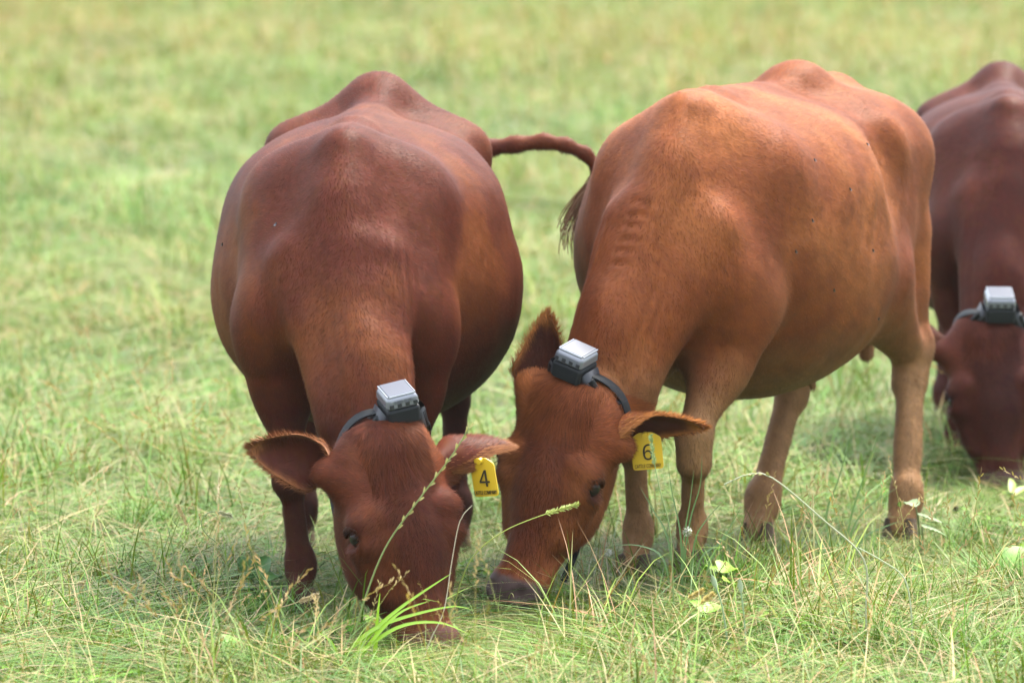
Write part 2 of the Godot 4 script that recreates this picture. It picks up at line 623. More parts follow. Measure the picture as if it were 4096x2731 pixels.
		if nk > 0.0:
			var axis := (hp - Vector3(0.45, 1.15, 0)).normalized()
			var ctr: Vector3 = Vector3(0.45, 1.15, 0).lerp(hp, along)
			var off := q - ctr
			var lat := off.dot(hs.lerp(Vector3(0, 0, 1), 0.5).normalized())
			var crest := 1.0 - smoothstep(0.008, 0.040, absf(lat + 0.010))
			var notch := 0.0
			for c in [0.34, 0.385, 0.42, 0.465, 0.50, 0.545]:
				notch = maxf(notch, exp(-pow((along - c - lat * 0.12) / 0.011, 2.0)))
			h -= crest * p.get("creases", 0.0) * 0.010 * notch
			h += nk * smoothstep(0.05, 0.08, absf(lat)) * (1.0 - smoothstep(0.11, 0.15, absf(lat))) * p.get("folds", 0.0) * 0.0014 * (0.5 + nz.get_noise_3dv(q * 35.0 + Vector3(0, 9, 0))) * sin(absf(lat) * TAU / 0.026 + nz.get_noise_3dv(q * 30.0) * 3.0)
		h += 0.0008 * nz.get_noise_3dv(q * 160.0) + 0.004 * nz.get_noise_3dv(q * 40.0)
		return h

	func make() -> void:
		seed(1)
		nz.seed = p.seed
		nz.frequency = 0.1
		nz.fractal_octaves = 2
		nz2.seed = p.seed + 7
		nz2.frequency = 1.0
		nz2.fractal_octaves = 3
		shape()
		flesh.build(p.get("cell", 0.010))
		var V := flesh.V
		var N := flesh.N
		var cnt := V.size()
		var outV := PackedVector3Array()
		var outN := PackedVector3Array()
		var outC := PackedColorArray()
		outV.resize(cnt)
		outN.resize(cnt)
		outC.resize(cnt)
		var e := 0.008
		for i in cnt:
			var q := V[i]
			var n := N[i]
			var t := n.cross(Vector3(0, 1, 0) if absf(n.y) < 0.9 else Vector3(1, 0, 0)).normalized()
			var b := n.cross(t)
			var h0 := relief(q)
			var g := t * (relief(q + t * e) - h0) / e + b * (relief(q + b * e) - h0) / e
			outV[i] = q + n * h0
			outN[i] = (n - g).normalized()
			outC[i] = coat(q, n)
		V = outV
		body.v = V
		body.n = outN
		body.c = outC
		body.ix = flesh.IX
		for s in 2:
			ear(s)
		grow_hair()

	# colour of the hide: belongs to the animal (dark muzzle and eye rims, pale lower legs, mottled coat), but the red cow's legs also hold painted shade
	func coat(q: Vector3, n: Vector3) -> Color:
		var base: Color = p.coat
		var m := 0.5 + 0.5 * nz2.get_noise_3dv(q * 2.2)
		var fine := nz2.get_noise_3d(q.x * 9.0 + q.y * 6.0, q.y * 38.0 - q.x * 16.0, q.z * 38.0)
		var col: Color = base.lerp(p.coat_pale, smoothstep(0.35, 0.80, m) * 0.8)
		col = col.lerp(p.coat_dark, smoothstep(0.35, 0.75, 0.5 + 0.5 * nz2.get_noise_3dv(q * 3.1 + Vector3(9, 4, 2))) * 0.6)
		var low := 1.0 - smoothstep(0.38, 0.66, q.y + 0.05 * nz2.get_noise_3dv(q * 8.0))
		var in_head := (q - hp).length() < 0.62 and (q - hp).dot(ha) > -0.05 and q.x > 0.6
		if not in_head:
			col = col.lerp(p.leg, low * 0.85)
		else:
			var rel := q - hp
			var a := rel.dot(ha)
			var nn := rel.dot(hn)
			var s := absf(rel.dot(hs))
			var pad: Color = p.muzzle_col
			var jag := 0.012 * nz2.get_noise_3dv(q * 26.0)
			col = col.lerp(p.face_dark, smoothstep(0.06, 0.16, a) * (1.0 - smoothstep(0.36, 0.44, a)) * (1.0 - smoothstep(0.05, 0.085, s + jag)) * smoothstep(-0.06, -0.02, nn) * 0.7)
			col = col.lerp(p.cheek, smoothstep(0.05, 0.09, s + jag) * 0.55 * smoothstep(0.1, 0.2, a))
			col = col.lerp(pad, smoothstep(0.440, 0.462, a + jag) * smoothstep(-0.13, -0.10, nn))
			var eye := Vector3(a - 0.192, (nn + 0.058) * 1.2, s - 0.12).length()
			col = col.lerp(p.face_dark * 0.35, 1.0 - smoothstep(0.026, 0.050, eye + jag))
		col *= 1.0 + 0.30 * fine
		return Color(col.r, col.g, col.b)

	# an ear: a cupped leaf with thickness
	func ear(k: int) -> void:
		var s := 1.0 if k == 0 else -1.0
		var w: Dictionary = p.ears[k]
		var d := own_dir(w.dir)
		var o := own_dir(w.open)
		o = (o - d * o.dot(d)).normalized()
		var x := d.cross(o).normalized()
		var root := H(0.06, -0.09, 0.085 * s) + d * 0.02 + turn.inverse() * (w.get("shift", Vector3.ZERO) as Vector3)
		var L: float = w.get("len", 0.215)
		var Wd: float = w.get("wide", 0.062)
		var nu := 22
		var nv := 14
		var first := [0, 0]
		for layer in 2:
			first[layer] = body.v.size()
			for i in nu + 1:
				var u := float(i) / nu
				var prof := pow(sin(PI * pow(clampf(u * 0.96 + 0.04, 0, 1), 0.80)), 0.62) if u < 0.999 else 0.06
				prof = lerpf(0.42, prof, smoothstep(0.0, 0.30, u))
				var half := Wd * prof
				var curl := lerpf(2.3, 0.9, smoothstep(0.05, 0.6, u))
				for j in nv + 1:
					var v := 2.0 * j / nv - 1.0
					var ang := v * curl
					var rad := half / sin(minf(curl, PI / 2))
					var pt := root + d * (L * u) + x * (sin(ang) * rad) - o * ((cos(ang) - cos(curl) * 0.5) * rad * 0.9) + o * (0.02 * u * u - 0.25 * Wd)
					var nn := (x * sin(ang) - o * cos(ang)).normalized()
					if layer == 1:
						pt += nn * (-0.007 + 0.004 * absf(v))
						nn = -nn
					var c: Color = p.coat if layer == 0 else p.ear_in
					var jag := 0.05 * nz2.get_noise_3dv(pt * 30.0)
					c = c.lerp(p.ear_rim, smoothstep(0.80, 0.95, maxf(absf(v), u) + jag) * 0.8)
					c *= 1.0 + 0.3 * nz2.get_noise_3dv(pt * 40.0)
					body.vert(pt, nn, Color(c.r, c.g, c.b))
		for layer in 2:
			for i in nu:
				for j in nv:
					var a: int = first[layer] + i * (nv + 1) + j
					if layer == 0: body.quad(a, a + 1, a + nv + 2, a + nv + 1)
					else: body.quad(a, a + nv + 1, a + nv + 2, a + 1)
		for i in nu:
			for j in [0, nv]:
				var a: int = first[0] + i * (nv + 1) + j
				var b: int = first[1] + i * (nv + 1) + j
				body.quad(a, b, b + nv + 1, a + nv + 1)
		for j in nv:
			var a: int = first[0] + nu * (nv + 1) + j
			var b: int = first[1] + nu * (nv + 1) + j
			body.quad(a, a + 1, b + 1, b)
		# fringe of long hair round the rim
		var rng := RandomNumberGenerator.new()
		rng.seed = p.seed * 10 + k
		for h in 3000:
			var layer := 0
			var u := rng.randf_range(0.12, 1.0)
			var edge := 1.0 if rng.randf() < 0.5 else -1.0
			var i := int(u * nu)
			var j := clampi(int((0.5 + 0.5 * edge * rng.randf_range(0.55, 1.0)) * nv), 0, nv)
			if rng.randf() < 0.3:
				i = nu - rng.randi_range(0, 2)
				j = rng.randi_range(0, nv)
			var at: int = first[layer] + i * (nv + 1) + j
			var b := body.v[at] + d * rng.randf_range(-0.005, 0.005) + x * rng.randf_range(-0.005, 0.005)
			var out := (x * edge * rng.randf_range(0.3, 1.0) + d * rng.randf_range(0.2, 1.2) + o * rng.randf_range(-0.3, 0.5)).normalized()
			if i >= nu - 2: out = (d + x * rng.randf_range(-0.5, 0.5) + o * rng.randf_range(-0.3, 0.3)).normalized()
			var l := rng.randf_range(0.005, 0.020)
			var wv := out.cross(Vector3(rng.randf() - 0.5, rng.randf() - 0.5, rng.randf() - 0.5)).normalized() * 0.0006
			var c: Color = p.ear_rim * rng.randf_range(0.7, 1.25)
			c = Color(c.r, c.g, c.b)
			var nn := body.n[at]
			hair.tri(hair.vert(b - wv, nn, c), hair.vert(b + wv, nn, c), hair.vert(b + out * l + d * l * 0.3, nn, c))

	func grow_hair() -> void:
		var rng := RandomNumberGenerator.new()
		rng.seed = p.seed
		var IX := body.ix
		var V := body.v
		var N := body.n
		var C := body.c
		var want: float = p.get("hairs", 150000)
		var total := 0.0
		var areas := PackedFloat32Array()
		for t in range(0, IX.size(), 3):
			var ar := (V[IX[t + 1]] - V[IX[t]]).cross(V[IX[t + 2]] - V[IX[t]]).length()
			areas.append(ar)
			total += ar
		var per := want / total
		var acc := 0.0
		var down := Vector3(0, -1, 0)
		var whorl := H(0.14, 0.0, 0.0)
		for t in areas.size():
			acc += areas[t] * per
			while acc >= 1.0:
				acc -= 1.0
				var a := rng.randf()
				var b := rng.randf()
				if a + b > 1.0:
					a = 1.0 - a
					b = 1.0 - b
				var i0 := IX[t * 3]
				var q := V[i0] + (V[IX[t * 3 + 1]] - V[i0]) * a + (V[IX[t * 3 + 2]] - V[i0]) * b
				var n := N[i0]
				var flow: Vector3
				var in_head := q.x > 0.6 and (q - hp).length() < 0.6 and (q - hp).dot(ha) > -0.06
				var long := 1.0
				if in_head:
					var rel := q - hp
					if rel.dot(ha) > 0.44 and rel.dot(hn) > -0.12:
						continue
					flow = (q - whorl).normalized() * 0.8 + ha * 0.25
					long = 1.35
					if rel.dot(ha) < 0.11 and rel.dot(hn) > -0.10 and absf(rel.dot(hs)) < 0.085:
						long = 2.5
						flow = ha + hs * rel.dot(hs) * 5.0
				elif q.y < 0.6:
					flow = down + Vector3(-0.25, 0, 0)
				else:
					flow = Vector3(-0.75, -0.75, 0) if absf(n.y) < 0.8 else Vector3(-1, -0.2, 0.6 * signf(q.z))
					if q.x > 0.55: flow = Vector3(-0.35, -0.9, 0)
				var w1 := nz2.get_noise_3dv(q * 7.0)
				flow += Vector3(nz2.get_noise_3dv(q * 5.0 + Vector3(5, 0, 0)), w1, nz2.get_noise_3dv(q * 5.0 + Vector3(0, 9, 0))) * 0.5
				flow += Vector3(rng.randf() - 0.5, rng.randf() - 0.5, rng.randf() - 0.5) * 0.5
				flow = (flow - n * flow.dot(n)).normalized()
				var lift := rng.randf_range(0.08, 0.34)
				var out := (flow + n * lift).normalized()
				var l := rng.randf_range(0.009, 0.017) * long
				var wv := out.cross(n).normalized() * (0.0007 + 0.0004 * rng.randf())
				var c := C[i0]
				var k := rng.randf_range(0.62, 1.42) * (1.0 + 0.5 * nz2.get_noise_3dv(q * 14.0 - flow * (q.dot(flow)) * 11.0))
				c = Color(c.r * k, c.g * k, c.b * k)
				var nn := (n + flow * 0.25 + Vector3(rng.randf() - 0.5, rng.randf() - 0.5, rng.randf() - 0.5) * 0.25).normalized()
				q -= n * 0.001
				hair.tri(hair.vert(q - wv, nn, c), hair.vert(q + wv, nn, c), hair.vert(q + out * l, nn, c))


func hoof_mesh() -> ArrayMesh:
	# two claws, toes to +x
	var m := Soup.new()
	for s in [1.0, -1.0]:
		var rings := [[0.075, -0.030, 0.030, 0.020], [0.040, -0.038, 0.048, 0.026], [0.0, -0.042, 0.072, 0.029]]
		var first := m.v.size()
		for r in rings:
			for k in 10:
				var a := TAU * k / 10
				var cx := (r[1] + r[2]) * 0.5 as float
				var rx := (r[2] - r[1]) * 0.5 as float
				var z := sin(a) * r[3] as float
				var x := cx + cos(a) * rx
				if cos(a) > 0: z *= 1.0 - 0.45 * pow(cos(a), 2.0)
				m.vert(Vector3(x, r[0], z * 0.85 + s * 0.023), Vector3(cos(a), 0.3, sin(a)).normalized(), Color(0.060, 0.042, 0.028) * (0.8 + 0.4 * fposmod(k * 0.37, 1.0)))
		for i in 2:
			for k in 10:
				var k2 := (k + 1) % 10
				m.quad(first + i * 10 + k, first + i * 10 + k2, first + i * 10 + 10 + k2, first + i * 10 + 10 + k)
		var top := m.vert(Vector3(0.0, 0.082, s * 0.023), Vector3.UP, Color(0.05, 0.04, 0.03))
		for k in 10:
			m.tri(top, first + (k + 1) % 10, first + k)
		var bot := m.vert(Vector3(0.015, 0.0, s * 0.023), Vector3.DOWN, Color(0.05, 0.04, 0.03))
		for k in 10:
			m.tri(bot, first + 20 + k, first + 20 + (k + 1) % 10)
	return m.mesh()


func finish_cow(cow: Cow) -> Node3D:
	var p := cow.p
	var o := thing("cow", p.pos, p.label, "cow", "")
	o.basis = cow.turn.scaled(Vector3.ONE * p.size)
	var hide := paint(0.60, 0.20)
	var fur := paint(0.55, 0.22, 0.0, Color(0.2, 0.12, 0.08))
	part("body", cow.body.mesh(), hide, o)
	var coat := part("coat", cow.hair.mesh(), fur, o)
	coat.set_meta("kind", "stuff")
	# eyes
	var eye_mat := plain(Color(0.006, 0.004, 0.003), 0.22, 0.35)
	for s in [1.0, -1.0]:
		var ball := SphereMesh.new()
		ball.radius = 0.025
		ball.height = 0.050
		ball.radial_segments = 20
		ball.rings = 12
		var e := part("eye", ball, eye_mat, o)
		e.position = cow.H(0.194, -0.057, 0.106 * s)
		# upper lid with lashes
		var lid := Soup.new()
		var lash := Soup.new()
		var pts := PackedVector3Array()
		var rad := PackedFloat32Array()
		for i in 9:
			var t := i / 8.0
			var ang := lerpf(-1.25, 1.25, t)
			pts.append(cow.H(0.192 - 0.020 * cos(ang), -0.056 + 0.027 * sin(ang), (0.128 - 0.006 * sin(ang) * sin(ang)) * s))
			rad.append(0.0085 * (0.5 + 0.5 * sin(PI * t)))
		var dk: Color = p.face_dark * 0.55
		dk.a = 1
		lid.tube(pts, rad, dk, dk, 7)
		var l := part("eyelid", lid.mesh(), hide, o)
		for i in 40:
			var b: Vector3 = pts[1 + i % 7] + (pts[2] - pts[1]) * (0.1 * (i % 10))
			var out: Vector3 = (cow.ha * 0.7 + cow.hs * s * 0.8 + cow.hn * (0.1 * ((i * 7) % 11) - 0.3)).normalized()
			var wv: Vector3 = cow.hn * 0.0008
			lash.tri(lash.vert(b - wv, out, dk * 0.6), lash.vert(b + wv, out, dk * 0.6), lash.vert(b + out * 0.017, out, dk * 0.6))
		part("eyelash", lash.mesh(), fur, l)
	var hm := hoof_mesh()
	var horn := paint(0.75, 0.2)
	for i in 4:
		var h := part("hoof", hm, horn, o)
		h.position = p.feet[i]
	# switch of the tail
	if p.has("switch"):
		var sw := Soup.new()
		var rng := RandomNumberGenerator.new()
		rng.seed = 40
		var path: Array = p.switch
		for k in 110:
			var pts := PackedVector3Array()
			var rad := PackedFloat32Array()
			var off := Vector3(rng.randf() - 0.5, rng.randf() - 0.5, rng.randf() - 0.5)
			var t0 := rng.randf_range(0.0, 0.35)
			var t1 := rng.randf_range(0.55, 1.0)
			var col := Color(0.10, 0.045, 0.022).lerp(Color(0.30, 0.18, 0.10), rng.randf() * rng.randf()) 
			for i in 6:
				var t := lerpf(t0, t1, i / 5.0) * (path.size() - 1)
				var j := mini(int(t), path.size() - 2)
				var q: Vector3 = cow.own((path[j] as Vector3).lerp(path[j + 1], t - j))
				pts.append(q + off * (0.016 + 0.075 * (t / (path.size() - 1))))
				rad.append(0.0012)
			sw.tube(pts, rad, col, col, 3, false)
		part("tail_switch", sw.mesh(), fur, o).set_meta("kind", "stuff")
	return o


func rounded_box(size: Vector3, r: float, taper := 1.0, col := Color(1, 1, 1)) -> Soup:
	# box with rounded edges, top (y+) scaled by taper; centred on its base
	var m := Soup.new()
	var seg := 6
	var rings := []
	for i in seg + 1:
		var a := PI / 2 * i / seg
		rings.append([size.y - r + r * sin(a), r - r * cos(a), Vector2(cos(a), sin(a))])
	rings.push_front([r * 0.4, 0.0, Vector2(1, 0)])
	rings.push_front([0.0, r * 0.4, Vector2(0.6, -0.8)])
	var per := 4 * (seg + 1)
	for g in rings:
		var y: float = g[0]
		var inset: float = g[1]
		var tp := lerpf(1.0, taper, y / size.y)
		for c in 4:
			for k in seg + 1:
				var a := PI / 2 * c + PI / 2 * k / seg
				var cx := (size.x * 0.5 - r) * (1.0 if c == 0 or c == 3 else -1.0)
				var cz := (size.z * 0.5 - r) * (1.0 if c < 2 else -1.0)
				var rr := r - inset
				var d := Vector3(cos(a), 0, sin(a))
				m.vert(Vector3((cx + d.x * rr) * tp, y, (cz + d.z * rr) * tp), (d * g[2].x + Vector3.UP * g[2].y).normalized(), col)
	for i in rings.size() - 1:
		for k in per:
			var k2 := (k + 1) % per
			m.quad(i * per + k, i * per + per + k, i * per + per + k2, i * per + k2)
	for e in 2:
		var base := 0 if e == 0 else (rings.size() - 1) * per
		var mid := m.vert(Vector3(0, rings[0][0] if e == 0 else rings[rings.size() - 1][0], 0), Vector3.DOWN if e == 0 else Vector3.UP, col)
		for k in per:
			if e == 0: m.tri(mid, base + k, base + (k + 1) % per)
			else: m.tri(mid, base + (k + 1) % per, base + k)
	return m


func band(path: PackedVector3Array, across: PackedVector3Array, wide: float, thick: float, col: Color) -> ArrayMesh:
	# a flat strap through the points; across gives the width direction at each
	var m := Soup.new()
	for i in path.size():
		var t := (path[mini(i + 1, path.size() - 1)] - path[maxi(i - 1, 0)]).normalized()
		var x := (across[i] - t * across[i].dot(t)).normalized()
		var n := t.cross(x)
		for c in [[-1, -1], [1, -1], [1, 1], [-1, 1]]:
			m.vert(path[i] + x * (wide * 0.5 * c[0]) + n * (thick * 0.5 * c[1]), (n * c[1] + x * c[0] * 0.3).normalized(), col)
		if i > 0:
			var a := (i - 1) * 4
			var b := i * 4
			for k in 4:
				m.quad(a + k, a + (k + 1) % 4, b + (k + 1) % 4, b + k)
	m.quad(0, 1, 2, 3)
	var e := (path.size() - 1) * 4
	m.quad(e, e + 3, e + 2, e + 1)
	return m.mesh()


func add_collar(cow: Cow, spec: Dictionary) -> void:
	var p := cow.p
	var W := func(v: Vector3) -> Vector3: return p.pos + cow.turn * (v * p.size)
	var up: Vector3 = (spec.up as Vector3).normalized()
	var front: Vector3 = spec.front
	front = (front - up * front.dot(up)).normalized()
	var side := up.cross(front).normalized()
	var at: Vector3 = spec.at
	for it in 40:
		if cow.flesh.field(cow.own(at), cow.flesh.all) > -0.004: break
		at += (up + front * 0.8).normalized() * 0.004
	var o := thing("tracking_collar", at, spec.label, "collar", "tracking collars worn by the cattle")
	o.basis = Basis(side, up, front)
	var black := plain(Color(0.010, 0.011, 0.012), 0.6, 0.3)
	var grey := plain(Color(0.020, 0.021, 0.025), 0.5, 0.4)
	var sz := Vector3(0.080, 0.044, 0.088)
	part("housing", rounded_box(sz, 0.010, 1.06).mesh(), black, o)
	# lid: milky clear plastic over a grey solar panel
	var lid := plain(Color(0.115, 0.12, 0.138), 0.26, 0.5)
	lid.clearcoat_enabled = true
	lid.clearcoat = 0.4
	lid.clearcoat_roughness = 0.08
	var l := part("lid", rounded_box(Vector3(0.084, 0.029, 0.094), 0.012, 0.93).mesh(), lid, o)
	l.position = Vector3(0, sz.y + 0.001, 0)
	var panel := plain(Color(0.085, 0.09, 0.108), 0.3, 0.5)
	var pn := part("solar_panel", rounded_box(Vector3(0.064, 0.003, 0.074), 0.0028, 1.0).mesh(), panel, l)
	pn.position = Vector3(0, 0.030, -0.002)
	var edge := plain(Color(0.25, 0.26, 0.28), 0.2, 0.6)
	for e in [[Vector3(0, 0.0285, 0.0365), Vector3(0.064, 0.004, 0.003)], [Vector3(0.0345, 0.0285, -0.002), Vector3(0.003, 0.004, 0.074)], [Vector3(-0.0345, 0.0285, -0.002), Vector3(0.003, 0.004, 0.074)]]:
		part("lid_ridge", rounded_box(e[1], 0.0014, 1.0).mesh(), edge, l).position = e[0]
	for k in 4:
		var slot := part("lid_notch", rounded_box(Vector3(0.011, 0.010, 0.002), 0.0009, 1.0).mesh(), grey, l)
		slot.position = Vector3(-0.030 + 0.020 * k, 0.004, 0.0458)
	if spec.has("text"):
		var tm := TextMesh.new()
		tm.text = spec.text
		tm.font_size = 12
		tm.pixel_size = 0.0011
		tm.depth = 0.0006
		var font := SystemFont.new()
		font.font_names = PackedStringArray(["Droid Sans"])
		tm.font = font
		var tx := part("serial_number", tm, plain(Color(0.06, 0.06, 0.08), 0.6), l)
		tx.position = Vector3(0, 0.018, 0.0466)
	# strap: hangs from the box round the neck, pushed out of the hide where it lies on it
	var droop: Vector3 = (spec.get("droop", Vector3.DOWN) as Vector3).normalized()
	var path := PackedVector3Array()
	var across := PackedVector3Array()
	var half: float = spec.get("half", 0.135)
	var deep: float = spec.get("deep", 0.40)
	var n := 56
	for i in n + 1:
		var a := lerpf(-0.93, 0.93, float(i) / n) * PI
		# a = 0 at the bottom of the loop
		var w := at + side * (sin(a) * half) + up * 0.012 + droop * (deep * (0.5 + 0.5 * cos(a)))
		var q := cow.own(w)
		for it in 4:
			var d := cow.flesh.field(q, cow.flesh.all)
			if d > 0.012:
				break
			var e := 0.004
			var g := Vector3(cow.flesh.field(q + Vector3(e, 0, 0), cow.flesh.all) - d, cow.flesh.field(q + Vector3(0, e, 0), cow.flesh.all) - d, cow.flesh.field(q + Vector3(0, 0, e), cow.flesh.all) - d)
			if g.length() < 1e-6:
				break
			q += g.normalized() * (0.013 - d)
		path.append(W.call(q))
	for it in 3:
		var sm := path.duplicate()
		for i in range(1, n):
			sm[i] = (path[i - 1] + path[i] * 2.0 + path[i + 1]) * 0.25
		path = sm
	var inv := o.basis.inverse()
	for i in path.size():
		path[i] = inv * (path[i] - at)
		across.append(inv * front)
	part("strap", band(path, across, 0.026, 0.004, Color(1, 1, 1)), black, o)
	if spec.has("loose"):
		# loose end of the strap hanging below the jaw
		var lp := PackedVector3Array()
		var la := PackedVector3Array()
		for q in smooth_line(spec.loose, 12):
			lp.append(inv * (q - at))
			la.append(inv * Vector3(0.9, 0.1, 0.4))
		part("strap_end", band(lp, la, 0.018, 0.005, Color(1, 1, 1)), black, o)
	# moulded shoulders from the housing down to the strap
	for s in [1.0, -1.0]:
		var j := 8 if s < 0 else n - 8
		var tip := path[j]
		var w := Soup.new()
		var root := Vector3(0.039 * s, 0.020, 0)
		var rings := 10
		for i in rings:
			var t := i / (rings - 1.0)
			var c := root.lerp(tip, t) + Vector3(0, -0.020 * sin(PI * t), 0)
			var dir := (tip - root).normalized()
			var nn := Vector3(dir.y * -s, dir.x * s, 0).normalized() * (1.0 if true else 1.0)
			if nn.y < 0: nn = -nn
			var hz := lerpf(0.030, 0.013, t)
			var hy := lerpf(0.020, 0.003, sqrt(t))
			for q in [[1, 1], [1, -1], [-1, -1], [-1, 1]]:
				w.vert(c + nn * (hy * q[0]) + Vector3(0, 0, hz * q[1]), (nn * q[0] + Vector3(0, 0, 0.8 * q[1])).normalized(), Color(1, 1, 1))
			if i > 0:
				for q in 4:
					w.quad((i - 1) * 4 + q, (i - 1) * 4 + (q + 1) % 4, i * 4 + (q + 1) % 4, i * 4 + q)
		part("shoulder", w.mesh(), grey, o)
		# raised dark web along the shoulder
		var web := Soup.new()
		var pa := PackedVector3Array()
		var ra := PackedFloat32Array()
		for i in 8:
			var t := 0.12 + 0.75 * i / 7.0
			pa.append(root.lerp(tip, t) + Vector3(0, -0.020 * sin(PI * t) + 0.002, lerpf(0.022, 0.010, t)) + Vector3(s * 0.010, 0.010, 0) * (1 - t))
			ra.append(0.010 * (1.0 - 0.5 * t))
		web.tube(pa, ra, Color(1, 1, 1), Color(1, 1, 1), 6)
		part("shoulder_groove", web.mesh(), black, o)


func add_tag(spec: Dictionary) -> void:
	var up: Vector3 = (spec.up as Vector3).normalized()
	var front: Vector3 = spec.front
	front = (front - up * front.dot(up)).normalized()
	var side := up.cross(front).normalized()
	var o := thing("ear_tag", spec.at, spec.label, "ear tag", "")
	o.basis = Basis(side, up, front)
	var yellow := plain(Color(0.46, 0.29, 0.008), 0.45, 0.5)
	var w: float = spec.get("wide", 0.076)
	var h := 0.094
	# plate with a narrower neck at the top, pivot at the neck
	var outline := PackedVector2Array()
	var pts := [[0.5, -1.0], [-0.5, -1.0], [-0.5, -0.16], [-0.3, -0.04], [-0.2, 0.0], [0.2, 0.0], [0.3, -0.04], [0.5, -0.16]]
	for i in pts.size():
		var a := Vector2(pts[i][0] * w, pts[i][1] * h)
		var b := Vector2(pts[(i + 1) % pts.size()][0] * w, pts[(i + 1) % pts.size()][1] * h)
		var z := Vector2(pts[(i + pts.size() - 1) % pts.size()][0] * w, pts[(i + pts.size() - 1) % pts.size()][1] * h)
		var r := minf(0.008, minf((b - a).length(), (z - a).length()) * 0.45)
		var p0 := a + (z - a).normalized() * r
		var p1 := a + (b - a).normalized() * r
		for k in 5:
			var t := k / 4.0
			outline.append(p0.lerp(a, t).lerp(a.lerp(p1, t), t))
	var m := Soup.new()
	var idx := Geometry2D.triangulate_polygon(outline)
	var th := 0.0016
	for s in [1.0, -1.0]:
		var first := m.v.size()
		for q in outline:
			m.vert(Vector3(q.x, q.y, th * s - 0.35 * q.x * q.x / w * 0.6), Vector3(0.4 * q.x / w, 0, 1).normalized() * s, Color(1, 1, 1))
		for t in range(0, idx.size(), 3):
			m.tri(first + idx[t], first + idx[t + 1], first + idx[t + 2])
	var cnt := outline.size()
	for i in cnt:
		var j := (i + 1) % cnt
		var d := (outline[j] - outline[i]).normalized()
		var nn := Vector3(d.y, -d.x, 0)
		var a := m.vert(m.v[i], nn, Color(1, 1, 1))
		var b := m.vert(m.v[j], nn, Color(1, 1, 1))
		var c := m.vert(m.v[cnt + j], nn, Color(1, 1, 1))
		var e := m.vert(m.v[cnt + i], nn, Color(1, 1, 1))
		m.quad(a, b, c, e)
	part("plate", m.mesh(), yellow, o)
	var stud := CylinderMesh.new()
	stud.top_radius = 0.007
	stud.bottom_radius = 0.008
	stud.height = 0.012
	stud.radial_segments = 14
	var st := part("stud", stud, yellow, o)
	st.position = Vector3(0, -0.006, 0.004)
	st.rotation_degrees = Vector3(90, 0, 0)
	var ink := plain(Color(0.028, 0.022, 0.012), 0.7, 0.3)
	var font := SystemFont.new()
	font.font_names = PackedStringArray(["Droid Sans"])
	var tm := TextMesh.new()
	tm.text = spec.text
	tm.font = font
	tm.font_size = 32
	tm.pixel_size = 0.054 / 32.0
	tm.depth = 0.0012
	part("number", tm, ink, o).position = Vector3(0.002, -0.051, 0.0016)
	var tm2 := TextMesh.new()
	tm2.text = "CATTLE COMPANY"
	tm2.font = font
	tm2.font_size = 32
	tm2.pixel_size = 0.0125 / 32.0
	tm2.depth = 0.0012
	var words := part("lettering", tm2, ink, o)
	words.position = Vector3(0, -0.0845, 0.0014)
	words.scale = Vector3(0.64, 1, 1)


# ---------------------------------------------------------------- meadow
func blade(m: Soup, base: Vector3, az: float, length: float, width: float, tilt0: float, tilt1: float, ca: Color, cb: Color, segs := 4, twist := 0.0) -> void:
	# a ribbon that starts at tilt0 from upright and ends at tilt1
	var d := Vector3(cos(az), 0, sin(az))
	var x := Vector3(-sin(az), 0, cos(az))
	if twist != 0.0:
		x = x.rotated(d, twist)
	var q := base
	var prev := -1
	for i in segs + 1:
		var t := float(i) / segs
		var a := lerpf(tilt0, tilt1, t)
		var dir := d * sin(a) + Vector3.UP * cos(a)
		var nn := (x.cross(dir) * -1.0)
		if nn.y < 0: nn = -nn
		nn = (nn + Vector3.UP * 0.35).normalized()
		var w := width * (1.0 - pow(t, 1.8)) * (0.65 + 0.35 * minf(1.0, t * 4.0))
		var c := ca.lerp(cb, t)
		if i < segs:
			var a0 := m.vert(q - x * w * 0.5, nn, c)
			m.vert(q + x * w * 0.5, nn, c)
			if prev >= 0: m.quad(prev, prev + 1, a0 + 1, a0)
			prev = a0
		else:
			var tip := m.vert(q, nn, c)
			m.tri(prev, prev + 1, tip)
		q += dir * length / segs
		if q.y < 0.004: q.y = 0.004 + 0.001 * i


func leaflet(m: Soup, base: Vector3, dir: Vector3, up: Vector3, l: float, w: float, col: Color, fold := 0.25) -> void:
	# a small folded leaf: mid vein with two halves
	var x := dir.cross(up).normalized()
	var prof := [[0.0, 0.12], [0.3, 0.8], [0.6, 1.0], [0.85, 0.75], [1.0, 0.15]]
	var prev := -1
	for g in prof:
		var t: float = g[0]
		var hw: float = w * 0.5 * g[1]
		var mid := base + dir * (l * t) - up * (l * 0.25 * t * t)
		var a := m.vert(mid - x * hw + up * hw * fold, (up - x * -0.3).normalized(), col)
		m.vert(mid, up, col * 1.12)
		m.vert(mid + x * hw + up * hw * fold, (up + x * -0.3).normalized(), col)
		if prev >= 0:
			m.quad(prev, prev + 1, a + 1, a)
			m.quad(prev + 1, prev + 2, a + 2, a + 1)
		prev = a


const GREEN := [Color(0.066, 0.162, 0.018), Color(0.096, 0.206, 0.022), Color(0.049, 0.118, 0.018), Color(0.138, 0.216, 0.038), Color(0.076, 0.152, 0.036)]
const STRAW := [Color(0.285, 0.228, 0.105), Color(0.235, 0.192, 0.082), Color(0.320, 0.270, 0.155), Color(0.205, 0.205, 0.075), Color(0.265, 0.185, 0.085)]


